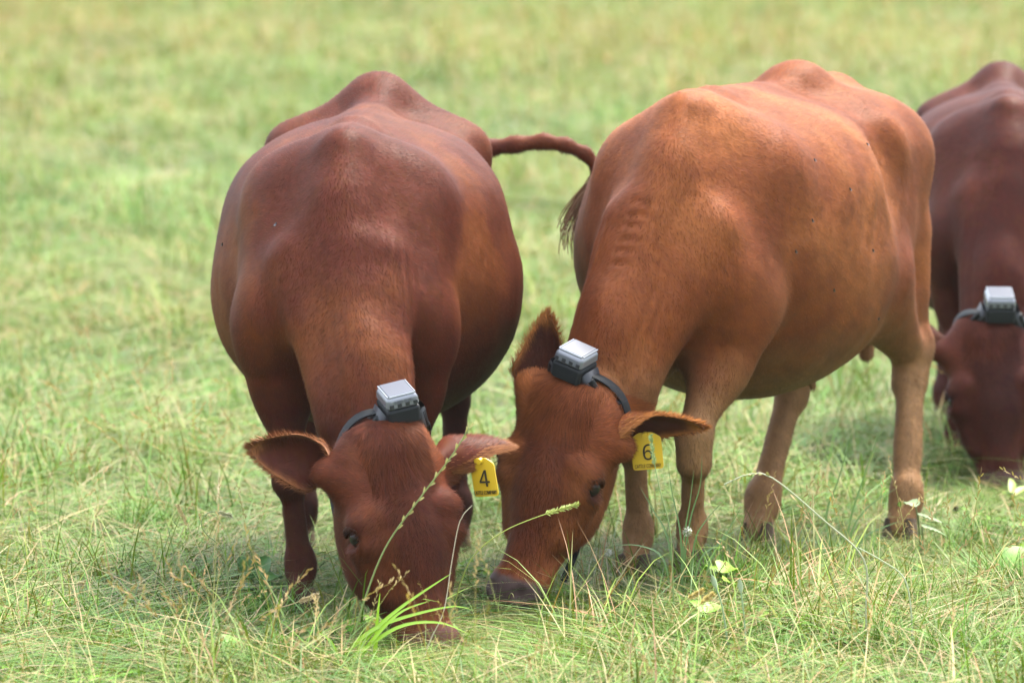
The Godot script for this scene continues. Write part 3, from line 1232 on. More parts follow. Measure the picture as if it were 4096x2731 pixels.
func turf_clump(rng: RandomNumberGenerator, blades: int, radius: float, lo: float, hi: float, dry: float, lodged: float, thin: float) -> ArrayMesh:
	var m := Soup.new()
	var sweep := rng.randf() * TAU
	for i in blades:
		var r := radius * sqrt(rng.randf())
		var a := rng.randf() * TAU
		var base := Vector3(cos(a) * r, 0, sin(a) * r)
		var c: Color = STRAW[rng.randi() % 5] if rng.randf() < dry else GREEN[rng.randi() % 5]
		c = c * rng.randf_range(0.75, 1.2)
		c.a = 1.0
		var tip := c.lerp(STRAW[rng.randi() % 5], rng.randf() * 0.25)
		var len := rng.randf_range(lo, hi)
		if rng.randf() < lodged:
			var az := sweep + rng.randfn(0.0, 0.6)
			base.y = rng.randf_range(0.004, 0.045)
			blade(m, base, az, len * 1.5, thin * rng.randf_range(0.7, 1.2), rng.randf_range(1.15, 1.5), rng.randf_range(1.45, 1.75), c, tip, 4, rng.randf_range(-0.6, 0.6))
		else:
			blade(m, base, rng.randf() * TAU, len, thin * rng.randf_range(0.7, 1.3), rng.randf_range(0.05, 0.6), rng.randf_range(0.6, 1.9), c, tip, 4, rng.randf_range(-0.5, 0.5))
	return m.mesh()


func clover_patch(rng: RandomNumberGenerator, count: int, radius: float) -> ArrayMesh:
	var m := Soup.new()
	for i in count:
		var r := radius * sqrt(rng.randf())
		var a := rng.randf() * TAU
		var h := rng.randf_range(0.02, 0.055)
		var at := Vector3(cos(a) * r, h, sin(a) * r)
		var c: Color = Color(0.071, 0.161, 0.014).lerp(Color(0.127, 0.229, 0.017), rng.randf())
		blade(m, at - Vector3(0, h, 0), 0.0, h, 0.0016, 0.0, 0.05, c, c, 2)
		var up := Vector3(rng.randfn(0, 0.3), 1, rng.randfn(0, 0.3)).normalized()
		var l := rng.randf_range(0.011, 0.021)
		var a0 := rng.randf() * TAU
		for k in 3:
			var d := Vector3(cos(a0 + k * TAU / 3), 0, sin(a0 + k * TAU / 3))
			d = (d - up * d.dot(up)).normalized()
			leaflet(m, at, d, up, l, l * 0.85, c * rng.randf_range(0.85, 1.15), 0.3)
	return m.mesh()


func seed_stalks(rng: RandomNumberGenerator, count: int, radius: float, lo: float, hi: float) -> ArrayMesh:
	# thin flowering stalks with narrow loose heads
	var m := Soup.new()
	for i in count:
		var r := radius * sqrt(rng.randf())
		var a := rng.randf() * TAU
		var base := Vector3(cos(a) * r, 0, sin(a) * r)
		var c: Color = STRAW[rng.randi() % 5].lerp(GREEN[rng.randi() % 5], rng.randf() * 0.8)
		stalk(m, rng, base, rng.randf() * TAU, rng.randf_range(lo, hi), rng.randf_range(0.05, 0.5), rng.randf_range(0.2, 1.4), c)
	return m.mesh()


func stalk(m: Soup, rng: RandomNumberGenerator, base: Vector3, az: float, length: float, t0: float, t1: float, c: Color) -> void:
	blade(m, base, az, length, 0.0021, t0, t1, c, c * 1.1, 5)
	var d := Vector3(cos(az), 0, sin(az))
	# find the top of that curve again and set spikelets on its last fifth
	var q := base
	var pts := PackedVector3Array()
	for i in 6:
		pts.append(q)
		var a := lerpf(t0, t1, i / 5.0)
		q += (d * sin(a) + Vector3.UP * cos(a)) * length / 5
	var head := c.lerp(Color(0.29, 0.22, 0.125), 0.6)
	for k in 12:
		var t := k / 11.0
		var at := pts[4].lerp(pts[5], t)
		var dir := (pts[5] - pts[4]).normalized()
		var side := Vector3(rng.randf() - 0.5, rng.randf() - 0.5, rng.randf() - 0.5).normalized()
		leaflet(m, at, (dir + side * 0.55).normalized(), side.cross(dir).normalized(), 0.013, 0.0032, head * rng.randf_range(0.8, 1.2), 0.2)


func scatter(called: String, label: String, meshes: Array, mat: Material, spots: Array, rng: RandomNumberGenerator) -> void:
	# spots: [position, scale, colour]
	var per := []
	for i in meshes.size(): per.append([])
	for s in spots: per[rng.randi() % meshes.size()].append(s)
	var root := Node3D.new()
	root.name = called
	add_child(root)
	tag(root, label, "grass", "", "stuff")
	for i in meshes.size():
		var mm := MultiMesh.new()
		mm.transform_format = MultiMesh.TRANSFORM_3D
		mm.use_colors = true
		mm.mesh = meshes[i]
		mm.instance_count = per[i].size()
		for k in per[i].size():
			var s: Array = per[i][k]
			var b := Basis(Vector3.UP, rng.randf() * TAU) * Basis(Vector3.RIGHT, rng.randfn(0, 0.05))
			mm.set_instance_transform(k, Transform3D(b.scaled(Vector3.ONE * s[1]), s[0]))
			mm.set_instance_color(k, s[2])
		var o := MultiMeshInstance3D.new()
		o.name = "tuft"
		o.multimesh = mm
		o.material_override = mat
		o.set_meta("kind", "stuff")
		root.add_child(o, true)


const GRAZED := [[-0.13, -17.05, 0.42], [-0.12, -16.85, 0.36], [-0.02, -17.65, 0.40], [-0.04, -17.45, 0.34], [-0.54, -17.75, 0.42], [-0.54, -17.5, 0.35], [0.32, -18.3, 0.35], [0.40, -18.1, 0.3], [0.64, -18.95, 0.40], [0.62, -18.7, 0.35], [1.02, -19.05, 0.40], [1.0, -18.8, 0.35], [1.37, -19.95, 0.55], [1.35, -19.6, 0.45], [-0.30, -18.9, 0.5]]


func trampled(at: Vector3) -> float:
	# grass is bitten and trodden short round muzzles and hooves
	var k := 1.0
	for g in GRAZED:
		k = minf(k, lerpf(0.42, 1.0, smoothstep(0.5, 1.0, Vector2(at.x - g[0], at.z - g[1]).length() / g[2])))
	# the herd has trodden the ground it stands on
	k = minf(k, lerpf(0.5, 1.0, smoothstep(0.6, 1.0, Vector2((at.x - 0.55) / 1.25, (at.z + 18.75) / 0.85).length())))
	return k


func half_width(d: float) -> float:
	return 0.07 * d * 1.12 + 2.6


func meadow() -> void:
	noise_a.seed = 5
	noise_a.frequency = 0.55
	noise_a.fractal_octaves = 3
	noise_b.seed = 9
	noise_b.frequency = 0.16
	noise_b.fractal_octaves = 3
	var rng := RandomNumberGenerator.new()
	rng.seed = 77
	var leaf := paint(0.5, 0.25, 0.0, Color(0.55, 0.6, 0.25))
	# earth sheet out to the horizon
	var pl := PlaneMesh.new()
	pl.size = Vector2(1600, 1600)
	var earth := StandardMaterial3D.new()
	var nt := NoiseTexture2D.new()
	nt.width = 512
	nt.height = 512
	nt.seamless = true
	var fn := FastNoiseLite.new()
	fn.seed = 3
	fn.frequency = 0.02
	fn.fractal_octaves = 5
	nt.noise = fn
	var ramp := Gradient.new()
	ramp.colors = PackedColorArray([Color(0.032, 0.041, 0.010).linear_to_srgb(), Color(0.057, 0.069, 0.020).linear_to_srgb(), Color(0.087, 0.083, 0.032).linear_to_srgb()])
	ramp.offsets = PackedFloat32Array([0.2, 0.5, 0.85])
	nt.color_ramp = ramp
	earth.albedo_texture = nt
	earth.uv1_triplanar = true
	earth.uv1_world_triplanar = true
	earth.uv1_scale = Vector3.ONE * 0.35
	earth.roughness = 0.95
	var g := part("ground", pl, earth, self)
	g.position = Vector3(0, 0, -100)
	g.set_meta("kind", "structure")
	# kinds of tuft
	var short := []
	var lodged := []
	var dark := []
	var clover := []
	var stalks := []
	var tall := []
	for i in 5:
		short.append(turf_clump(rng, 80, 0.15, 0.03, 0.085, 0.16, 0.2, 0.0040))
		lodged.append(turf_clump(rng, 60, 0.18, 0.10, 0.26, 0.40, 0.9, 0.0034))
		clover.append(clover_patch(rng, 34, 0.13))
	for i in 3:
		dark.append(turf_clump(rng, 60, 0.07, 0.12, 0.28, 0.06, 0.1, 0.0042))
		stalks.append(seed_stalks(rng, 7, 0.16, 0.22, 0.46))
		tall.append(turf_clump(rng, 55, 0.16, 0.16, 0.36, 0.22, 0.25, 0.0055))
	var s_short := []
	var s_lodged := []
	var s_clover := []
	var s_stalks := []
	var s_tall := []
	var s_more := []
	var d := 15.8
	while d < 62.0:
		var hw := half_width(d)
		var near := d < 21.5
		var step := 0.085 if near else (0.13 if d < 30.0 else 0.19)
		var x := -hw
		while x < hw:
			var at := Vector3(x + rng.randf_range(-0.5, 0.5) * step, 0, -d + rng.randf_range(-0.5, 0.5) * step)
			x += step
			var a := noise_a.get_noise_2d(at.x, at.z)
			var b := noise_b.get_noise_2d(at.x * 1.3 + 40.0, at.z)
			var dry := clampf(0.45 + 1.3 * b + 0.6 * a - 0.1 + 0.75 * smoothstep(35.0, 37.5, d) * (1.0 - smoothstep(39.5, 41.5, d)), 0.0, 1.0)
			var low := trampled(at)
			if low < 0.7 and near:
				s_lodged.append([at, rng.randf_range(0.28, 0.5), Color(1, 1, 1) * rng.randf_range(0.8, 1.1)])
				s_short.append([at + Vector3(0.03, 0, 0.02), rng.randf_range(0.3, 0.55), Color(1, 1, 1) * rng.randf_range(0.8, 1.1)])
			var v := rng.randf_range(0.72, 1.22)
			if near and low > 0.8 and a > 0.08 and rng.randf() < 0.05:
				s_more.append([at, rng.randf_range(0.3, 0.7), Color(1.1, 1.15, 0.95) * v])
			var col := Color(1, 1, 1).lerp(Color(1.8, 1.10, 1.45), dry * 0.8) * v
			var grow := smoothstep(24.0, 40.0, d)
			if rng.randf() < 0.62:
				s_short.append([at, rng.randf_range(0.7, 1.25) * (1.0 + 0.5 * grow) * low, col])
			if rng.randf() < (0.5 if near else 0.22) + 0.30 * dry:
				s_lodged.append([at, rng.randf_range(0.7, 1.2) * (0.25 + 0.75 * low), Color(1, 1, 1) * v])
			if near and low > 0.5 and a < 0.05 and rng.randf() < 0.14:
				s_clover.append([at, rng.randf_range(0.8, 1.3), Color(1, 1, 1) * v])
			if low > 0.7 and rng.randf() < (0.035 if near else 0.05) + 0.55 * smoothstep(34.5, 37.0, d) * (1.0 - smoothstep(39.5, 42.0, d)) * dry:
				s_stalks.append([at, rng.randf_range(0.6, 1.1), Color(1.3, 1.04, 0.92) * v])
			if rng.randf() < 0.02 + 0.35 * smoothstep(22.0, 40.0, d) * smoothstep(-0.2, 0.3, a):
				s_tall.append([at, rng.randf_range(0.6, 1.1), col])
		d += step
	scatter("meadow_grass", "short bright green meadow grass covering the field", short, leaf, s_short, rng)
	scatter("lodged_grass", "flattened straw coloured grass lying over the green turf", lodged, leaf, s_lodged, rng)
	scatter("clover_leaves", "small round clover leaves among the grass", clover, leaf, s_clover, rng)
	scatter("seeding_grass", "thin seeding grass stalks scattered over the field", stalks, leaf, s_stalks, rng)
	scatter("tall_grass", "taller blurred grass clumps far behind the cattle", tall, leaf, s_tall, rng)
	var s_dark := s_more
	for q in [[0.47, -18.15, 1.0], [0.55, -18.15, 0.8], [0.80, -18.75, 0.5], [0.86, -18.8, 0.6], [1.16, -19.0, 0.6], [1.20, -19.75, 0.5], [1.38, -19.8, 0.4], [1.25, -20.0, 0.4], [1.45, -19.7, 0.5], [-0.55, -17.65, 0.7], [0.05, -17.9, 0.6], [-0.75, -17.5, 0.6], [-1.05, -18.3, 0.8], [-0.9, -19.2, 0.9], [0.98, -17.3, 0.8], [1.12, -17.0, 0.9], [0.85, -17.05, 0.7], [-0.95, -17.05, 0.6], [-0.62, -16.95, 0.5], [0.1, -16.95, 0.5], [0.42, -17.2, 0.6], [0.62, -17.0, 0.6], [0.3, -17.6, 0.5], [-1.1, -17.7, 0.6], [-0.8, -18.1, 0.5], [0.98, -17.8, 0.7], [1.2, -18.2, 0.8]]:
		for k in 3:
			s_dark.append([Vector3(q[0] + rng.randfn(0, 0.05), 0, q[1] + rng.randfn(0, 0.05)), q[2] * rng.randf_range(0.75, 1.1), Color(1.0, 1.05, 0.95)])
	scatter("grass_tussocks", "upright dark green grass tussocks around the cattle's feet", dark, leaf, s_dark, rng)


# ---------------------------------------------------------------- the three cattle
func cattle() -> Array:
	var red := Cow.new()
	red.p = {
		label = "dark red cow grazing head-on, yellow tag numbered 4 in its ear", seed = 11, hairs = 300000,
		pos = Vector3(-0.378, 0, -18.25), yaw = -94.5, size = 1.0, girth = 0.99, neck = 0.56, hip = 0.022, folds = 1.0, creases = 0.0, ribs = 0.2,
		poll = Vector3(-0.276, 0.512, -17.300), muzzle = Vector3(-0.143, 0.020, -17.180), head_size = 1.05, head_wide = 1.13, face = Vector3(0.46, 0.12, 0.88),
		feet = [Vector3(0.40, 0, 0.115), Vector3(0.34, 0, -0.15), Vector3(-0.66, 0, 0.23), Vector3(-0.74, 0, -0.17)],
		ears = [{dir = Vector3(-0.90, 0.34, 0.10), open = Vector3(0.15, -0.30, 0.95), len = 0.225, wide = 0.066}, {dir = Vector3(0.80, 0.24, -0.50), open = Vector3(0.75, -0.25, -0.55), len = 0.22, wide = 0.070, shift = Vector3(0.015, -0.03, 0.0)}],
		tail = [Vector3(-0.25, 1.03, -19.06), Vector3(-0.149, 1.054, -19.12), Vector3(-0.063, 1.057, -19.15), Vector3(0.008, 1.067, -19.15), Vector3(0.084, 1.075, -19.15), Vector3(0.142, 1.065, -19.15), Vector3(0.191, 1.044, -19.15), Vector3(0.223, 1.010, -19.15), Vector3(0.215, 0.967, -19.15)],
		switch = [Vector3(0.220, 0.994, -19.15), Vector3(0.205, 0.946, -19.15), Vector3(0.178, 0.899, -19.15), Vector3(0.157, 0.846, -19.15), Vector3(0.163, 0.805, -19.15)],
		coat = Color(0.0686, 0.0161, 0.0077), coat_pale = Color(0.1281, 0.0397, 0.0129), coat_dark = Color(0.0511, 0.0109, 0.0061), leg = Color(0.0300, 0.0095, 0.0068),  # leg: dark brown hair, deepened a little with shade put into the colour
		face_dark = Color(0.0427, 0.0105, 0.0060), cheek = Color(0.0742, 0.0218, 0.0099), muzzle_col = Color(0.0620, 0.0240, 0.0180), ear_in = Color(0.0600, 0.0160, 0.0085), ear_rim = Color(0.2300, 0.0900, 0.0340),
	}
	var tan := Cow.new()
	tan.p = {
		label = "tan brown cow grazing with turned head, yellow tag numbered 6 in its ear", seed = 23, hairs = 300000,
		pos = Vector3(0.565, 0, -18.747), yaw = -107.5, size = 1.04, girth = 0.97, bend = 0.16, hip = -0.035, front = 0.72, neck = 0.58, hocks = [Vector3(-0.542, 0.420, -0.015), Vector3(-0.705, 0.450, -0.277)], folds = 0.8, creases = 0.5, ribs = 1.0,
		poll = Vector3(0.128, 0.554, -17.920), muzzle = Vector3(-0.038, 0.055, -17.820), head_size = 1.0, head_wide = 1.06, belly = 0.035, face = Vector3(-0.46, 0.12, 0.88),
		feet = [Vector3(0.346, 0.000, 0.148), Vector3(0.442, 0.030, -0.017), Vector3(-0.338, 0.000, 0.026), Vector3(-0.512, 0.000, -0.302)], knee = Vector3(0.514, 0.360, -0.053),
		ears = [{dir = Vector3(0.26, 0.90, -0.10), open = Vector3(-0.50, 0.10, 0.85), len = 0.21, shift = Vector3(-0.045, 0.02, 0.02)}, {dir = Vector3(0.95, 0.24, 0.05), open = Vector3(0.20, -0.80, 0.55), len = 0.235, wide = 0.066, shift = Vector3(-0.015, -0.045, 0.01)}],
		coat = Color(0.1456, 0.0414, 0.0129), coat_pale = Color(0.2330, 0.0774, 0.0239), coat_dark = Color(0.1068, 0.0264, 0.0097), leg = Color(0.2100, 0.1150, 0.0520),
		face_dark = Color(0.0582, 0.0146, 0.0069), cheek = Color(0.1602, 0.0546, 0.0184), muzzle_col = Color(0.0620, 0.0400, 0.0360), ear_in = Color(0.0500, 0.0145, 0.0075), ear_rim = Color(0.2800, 0.1050, 0.0280),
	}
	var maroon := Cow.new()
	maroon.p = {
		label = "maroon cow grazing behind the tan cow's hind legs, without any tag", seed = 37, hairs = 190000,
		pos = Vector3(1.425, 0, -21.12), yaw = -92.0, size = 0.885, girth = 1.0, head_size = 1.10, head_wide = 1.08, folds = 0.6, creases = 0.0, ribs = 0.6,
		poll = Vector3(1.332, 0.464, -20.30), muzzle = Vector3(1.377, 0.016, -20.18), face = Vector3(0.04, 0.12, 1.0),
		feet = [Vector3(0.36, 0, 0.16), Vector3(0.40, 0, -0.15), Vector3(-0.66, 0, 0.17), Vector3(-0.72, 0, -0.17)],
		ears = [{dir = Vector3(-0.96, 0.10, 0.05), open = Vector3(0.1, -0.60, 0.75), len = 0.22, wide = 0.07, shift = Vector3(-0.02, 0.02, 0.03)}, {dir = Vector3(0.96, 0.1, 0.0), open = Vector3(-0.1, -0.50, 0.80), len = 0.21}],
		coat = Color(0.0466, 0.0112, 0.0069), coat_pale = Color(0.0854, 0.0224, 0.0105), coat_dark = Color(0.0334, 0.0077, 0.0053), leg = Color(0.0400, 0.0110, 0.0078),
		face_dark = Color(0.0233, 0.0066, 0.0044), cheek = Color(0.0404, 0.0104, 0.0065), muzzle_col = Color(0.0650, 0.0310, 0.0270), ear_in = Color(0.0400, 0.0115, 0.0078), ear_rim = Color(0.1200, 0.0420, 0.0210),
	}
	return [red, tan, maroon]


func worn_things(herd: Array) -> void:
	add_collar(herd[0], {at = Vector3(-0.273, 0.534, -17.420), up = Vector3(-0.10, 0.94, 0.33), front = Vector3(0.30, 0, 0.95), label = "tracking collar on the dark red cow, serial number on its clear lid", text = "100 076", half = 0.10, deep = 0.30, droop = Vector3(-0.19, -0.64, -0.75), loose = [Vector3(-0.438, 0.41, -17.50), Vector3(-0.432, 0.36, -17.49), Vector3(-0.422, 0.31, -17.47), Vector3(-0.41, 0.275, -17.46)]})
	add_collar(herd[1], {at = Vector3(0.156, 0.559, -18.000), up = Vector3(0.20, 0.93, 0.33), front = Vector3(-0.45, 0, 0.90), label = "tracking collar on the tan brown cow, its strap hanging behind the jaw", half = 0.10, deep = 0.30, droop = Vector3(0.40, -0.70, -0.55), loose = [Vector3(0.205, 0.30, -18.10), Vector3(0.185, 0.22, -18.09), Vector3(0.155, 0.13, -18.07), Vector3(0.125, 0.06, -18.06)]})
	add_collar(herd[2], {at = Vector3(1.353, 0.44, -20.40), up = Vector3(0.03, 0.95, 0.30), front = Vector3(0.06, 0, 1.0), label = "tracking collar on the maroon cow, pale grey lid facing up", half = 0.10, deep = 0.28, droop = Vector3(0, -0.65, -0.75)})
	add_tag({at = Vector3(-0.076, 0.455, -17.40), wide = 0.068, up = Vector3(-0.16, 1, 0.05), front = Vector3(-0.55, 0.05, 0.83), text = "4", label = "yellow ear tag numbered 4 hanging from the dark red cow"})
	add_tag({at = Vector3(0.328, 0.451, -17.950), up = Vector3(-0.10, 1, 0.1), front = Vector3(-0.10, 0.0, 1.0), text = "6", label = "yellow ear tag numbered 6 hanging from the tan brown cow"})




# ---------------------------------------------------------------- single plants and insects
func smooth_line(pts: Array, n: int) -> PackedVector3Array:
	var c := Curve3D.new()
	for i in pts.size():
		var t: Vector3 = (pts[mini(i + 1, pts.size() - 1)] - pts[maxi(i - 1, 0)]) / 6.0
		c.add_point(pts[i], -t, t)
	var out := PackedVector3Array()
	var l := c.get_baked_length()
	for i in n + 1:
		out.append(c.sample_baked(l * i / n, true))
	return out


func stem_plant(called: String, label: String, pts: Array, r: float, col: Color, head: Dictionary, rng: RandomNumberGenerator, group := "") -> Node3D:
	var base: Vector3 = pts[0]
	var leaf := paint(0.45, 0.4, 0.0, Color(0.4, 0.45, 0.2))
	var o := thing(called, base, label, "grass stem" if called.begins_with("grass") else "plant", group)
	var rel := []
	for p in pts: rel.append(p - base)
	var line := smooth_line(rel, 28)
	var rad := PackedFloat32Array()
	for i in line.size(): rad.append(r * lerpf(1.0, 0.55, float(i) / line.size()))
	var m := Soup.new()
	m.tube(line, rad, col * 0.9, col, 5)
	part("stem", m.mesh(), leaf, o)
	var n := line.size()
	if head.kind == "spike":
		# alternate spikelets pressed to the stem
		var h := Soup.new()
		var from: float = head.get("from", 0.7)
		var cnt: int = head.get("count", 14)
		for k in cnt:
			var t := lerpf(from, 0.995, float(k) / (cnt - 1)) * (n - 1)
			var i := mini(int(t), n - 2)
			var at := line[i].lerp(line[i + 1], t - i)
			var dir := (line[i + 1] - line[i]).normalized()
			var side := dir.cross(Vector3(0, 0, 1)).normalized() * (1.0 if k % 2 == 0 else -1.0)
			var c: Color = (head.col as Color) * rng.randf_range(0.8, 1.2)
			for q in 3:
				var sd := (side + Vector3(rng.randfn(0, 0.5), rng.randfn(0, 0.5), rng.randfn(0, 0.5))).normalized()
				leaflet(h, at, (dir + sd * head.get("spread", 0.4)).normalized(), sd.cross(dir).normalized(), head.get("len", 0.016), head.get("wide", 0.0042), c, 0.3)
		part("seed_head", h.mesh(), leaf, o)
	elif head.kind == "tuft":
		# dense fox-tail head with bristles
		var h := Soup.new()
		for k in 160:
			var t := lerpf(head.get("from", 0.88), 1.0, rng.randf()) * (n - 1)
			var i := mini(int(t), n - 2)
			var at := line[i].lerp(line[i + 1], t - i)
			var dir := (line[i + 1] - line[i]).normalized()
			var sd := Vector3(rng.randfn(0, 1), rng.randfn(0, 1), rng.randfn(0, 1)).normalized()
			leaflet(h, at, (dir * 1.3 + sd).normalized(), sd.cross(dir).normalized(), head.get("len", 0.009), 0.0022, (head.col as Color) * rng.randf_range(0.75, 1.25), 0.3)
		part("seed_head", h.mesh(), leaf, o)
	elif head.kind == "ball":
		var h := Soup.new()
		var top := line[n - 1]
		for k in 70:
			var d := Vector3(rng.randfn(0, 1), rng.randfn(0, 1) + 0.3, rng.randfn(0, 1)).normalized()
			leaflet(h, top + d * 0.002, d, d.cross(Vector3(0.3, 0.2, 1)).normalized(), head.get("len", 0.010), 0.0036, (head.col as Color) * rng.randf_range(0.75, 1.25), 0.4)
		part("flower_head", h.mesh(), leaf, o)
	elif head.kind == "bud":
		var h := Soup.new()
		var d := (line[n - 1] - line[n - 2]).normalized()
		h.tube(PackedVector3Array([line[n - 1] - d * 0.004, line[n - 1] + d * 0.004, line[n - 1] + d * 0.014, line[n - 1] + d * 0.024, line[n - 1] + d * 0.030]), PackedFloat32Array([0.002, 0.0055, 0.0068, 0.0045, 0.001]), head.col, (head.col as Color) * 0.85, 8)
		part("bud", h.mesh(), leaf, o)
	return o


func wide_leaf(pts: Array, wide: float, col: Color, lobes := 0, shape := 0.8) -> ArrayMesh:
	# broad leaf along a bent mid rib, with thickness of colour along the rib and optional lobes
	var m := Soup.new()
	var line := smooth_line(pts, 14)
	var across := 6
	for i in line.size():
		var t := float(i) / (line.size() - 1)
		var dir := (line[mini(i + 1, line.size() - 1)] - line[maxi(i - 1, 0)]).normalized()
		var x := dir.cross(Vector3(0.15, 1, 0.35)).normalized()
		var up := x.cross(dir).normalized()
		var hw := wide * 0.5 * pow(sin(PI * clampf(pow(t, shape) * 0.97 + 0.02, 0, 1)), 0.75)
		if lobes > 0: hw *= 0.62 + 0.38 * absf(cos(PI * t * lobes))
		for j in across + 1:
			var v := 2.0 * j / across - 1.0
			var c := col.lerp(col * 1.35, 1.0 - smoothstep(0.0, 0.12, absf(v)))
			c = c * (1.0 + 0.12 * sin(t * 40.0 + absf(v) * 9.0))
			c.a = 1.0
			m.vert(line[i] + x * hw * v + up * (absf(v) * hw * 0.28 + 0.0012 * sin(t * 40.0 + absf(v) * 9.0)), (up - x * v * 0.3).normalized(), c)
		if i > 0:
			for j in across:
				var a := (i - 1) * (across + 1) + j
				m.quad(a, a + 1, a + across + 2, a + across + 1)
	return m.mesh()


func leafy(called: String, label: String, base: Vector3, leaves: Array, col: Color, lobes := 0) -> void:
	# leaves: [[points from the base], width]
	var o := thing(called, base, label, "plant", "")
	var leaf := paint(0.5, 0.4, 0.0, Color(0.4, 0.5, 0.15))
	var k := 0
	for l in leaves:
		var rel := []
		for p in l[0]: rel.append(p - base)
		# stalk from the root to the leaf
		var st := Soup.new()
		var foot := Vector3(0.004 * (k % 3 - 1), 0, 0.004 * (k % 2))
		st.tube(smooth_line([foot, foot.lerp(rel[0], 0.6) + Vector3(0, 0.01, 0), rel[0]], 6), PackedFloat32Array([0.0022, 0.0021, 0.002, 0.0019, 0.0018, 0.0017, 0.0016]), col, col, 5)
		var c: Color = col * (0.88 + 0.08 * (k % 4))
		c.a = 1
		var lf := part("leaf", wide_leaf(rel, l[1], c, lobes), leaf, o)
		part("stalk", st.mesh(), leaf, lf)
		k += 1


func grass_tuft(label: String, base: Vector3, blades: Array, wide: float, col: Color) -> void:
	var o := thing("grass_tuft", base, label, "grass tuft", "")
	var leaf := paint(0.42, 0.45, 0.0, Color(0.5, 0.55, 0.15))
	for b in blades:
		var rel := []
		for p in b: rel.append(p - base)
		var m := Soup.new()
		var line := smooth_line(rel, 16)
		for i in line.size():
			var t := float(i) / (line.size() - 1)
			var dir := (line[mini(i + 1, line.size() - 1)] - line[maxi(i - 1, 0)]).normalized()
			var x := dir.cross(Vector3(0.1, 0.6, 0.8)).normalized()
			var up := x.cross(dir).normalized()
			var hw := wide * 0.5 * (1.0 - pow(t, 2.2)) * (0.6 + 0.4 * minf(1.0, t * 4.0)) + 0.0002
			m.vert(line[i] - x * hw + up * hw * 0.35, (up + x * 0.3).normalized(), col)
			m.vert(line[i], up, col * 1.15)
			m.vert(line[i] + x * hw + up * hw * 0.35, (up - x * 0.3).normalized(), col)
			if i > 0:
				var a := (i - 1) * 3
				m.quad(a, a + 1, a + 4, a + 3)
				m.quad(a + 1, a + 2, a + 5, a + 4)
		part("blade", m.mesh(), leaf, o)


func fly(at: Vector3, out: Vector3, along: Vector3, label: String, group: String) -> void:
	var o := thing("fly", at, label, "fly", group)
	var y := out.normalized()
	var x := (along - y * along.dot(y)).normalized()
	o.basis = Basis(x, y, x.cross(y))
	var m := Soup.new()
	m.tube(PackedVector3Array([Vector3(-0.0045, 0.0018, 0), Vector3(-0.003, 0.002, 0), Vector3(-0.0005, 0.0022, 0), Vector3(0.002, 0.0024, 0), Vector3(0.0036, 0.0022, 0), Vector3(0.0045, 0.002, 0)]), PackedFloat32Array([0.0005, 0.0018, 0.0021, 0.0018, 0.0015, 0.0005]), Color(0.012, 0.011, 0.011), Color(0.012, 0.011, 0.011), 8)
	part("body", m.mesh(), paint(0.4, 0.5), o)
	for s in [1.0, -1.0]:
		var w := Soup.new()
		var a := w.vert(Vector3(0.001, 0.0036, 0.0008 * s), Vector3.UP, Color(0.08, 0.08, 0.085))
		var b := w.vert(Vector3(-0.003, 0.0040, 0.0038 * s), Vector3.UP, Color(0.08, 0.08, 0.085))
		var c := w.vert(Vector3(-0.0068, 0.0036, 0.0028 * s), Vector3.UP, Color(0.08, 0.08, 0.085))
		var d := w.vert(Vector3(-0.005, 0.0034, 0.0004 * s), Vector3.UP, Color(0.08, 0.08, 0.085))
		w.quad(a, b, c, d)
		part("wing", w.mesh(), paint(0.25, 0.6, 0.0, Color(0.6, 0.6, 0.6)), o)


func flies_on(cow: Cow, spots: Array, side: float, label: String, group: String) -> void:
	# spots: x and y on the flank; found on the hide by walking inwards
	for s in spots:
		var q := Vector3(s[0], s[1], 0.7 * side)
		for i in 200:
			var d := cow.flesh.field(q, cow.flesh.all)
			if d < 0.001: break
			q.z -= side * maxf(d * 0.5, 0.0008)
		var e := 0.01
		var d0 := cow.flesh.field(q, cow.flesh.all)
		var n := Vector3(cow.flesh.field(q + Vector3(e, 0, 0), cow.flesh.all) - d0, cow.flesh.field(q + Vector3(0, e, 0), cow.flesh.all) - d0, cow.flesh.field(q + Vector3(0, 0, e), cow.flesh.all) - d0).normalized()
		q += n * (0.004 + cow.relief(q))
		fly(cow.p.pos + cow.turn * (q * cow.p.size), cow.turn * n, cow.turn * Vector3(0.3, 1.0, 0.2), label, group)


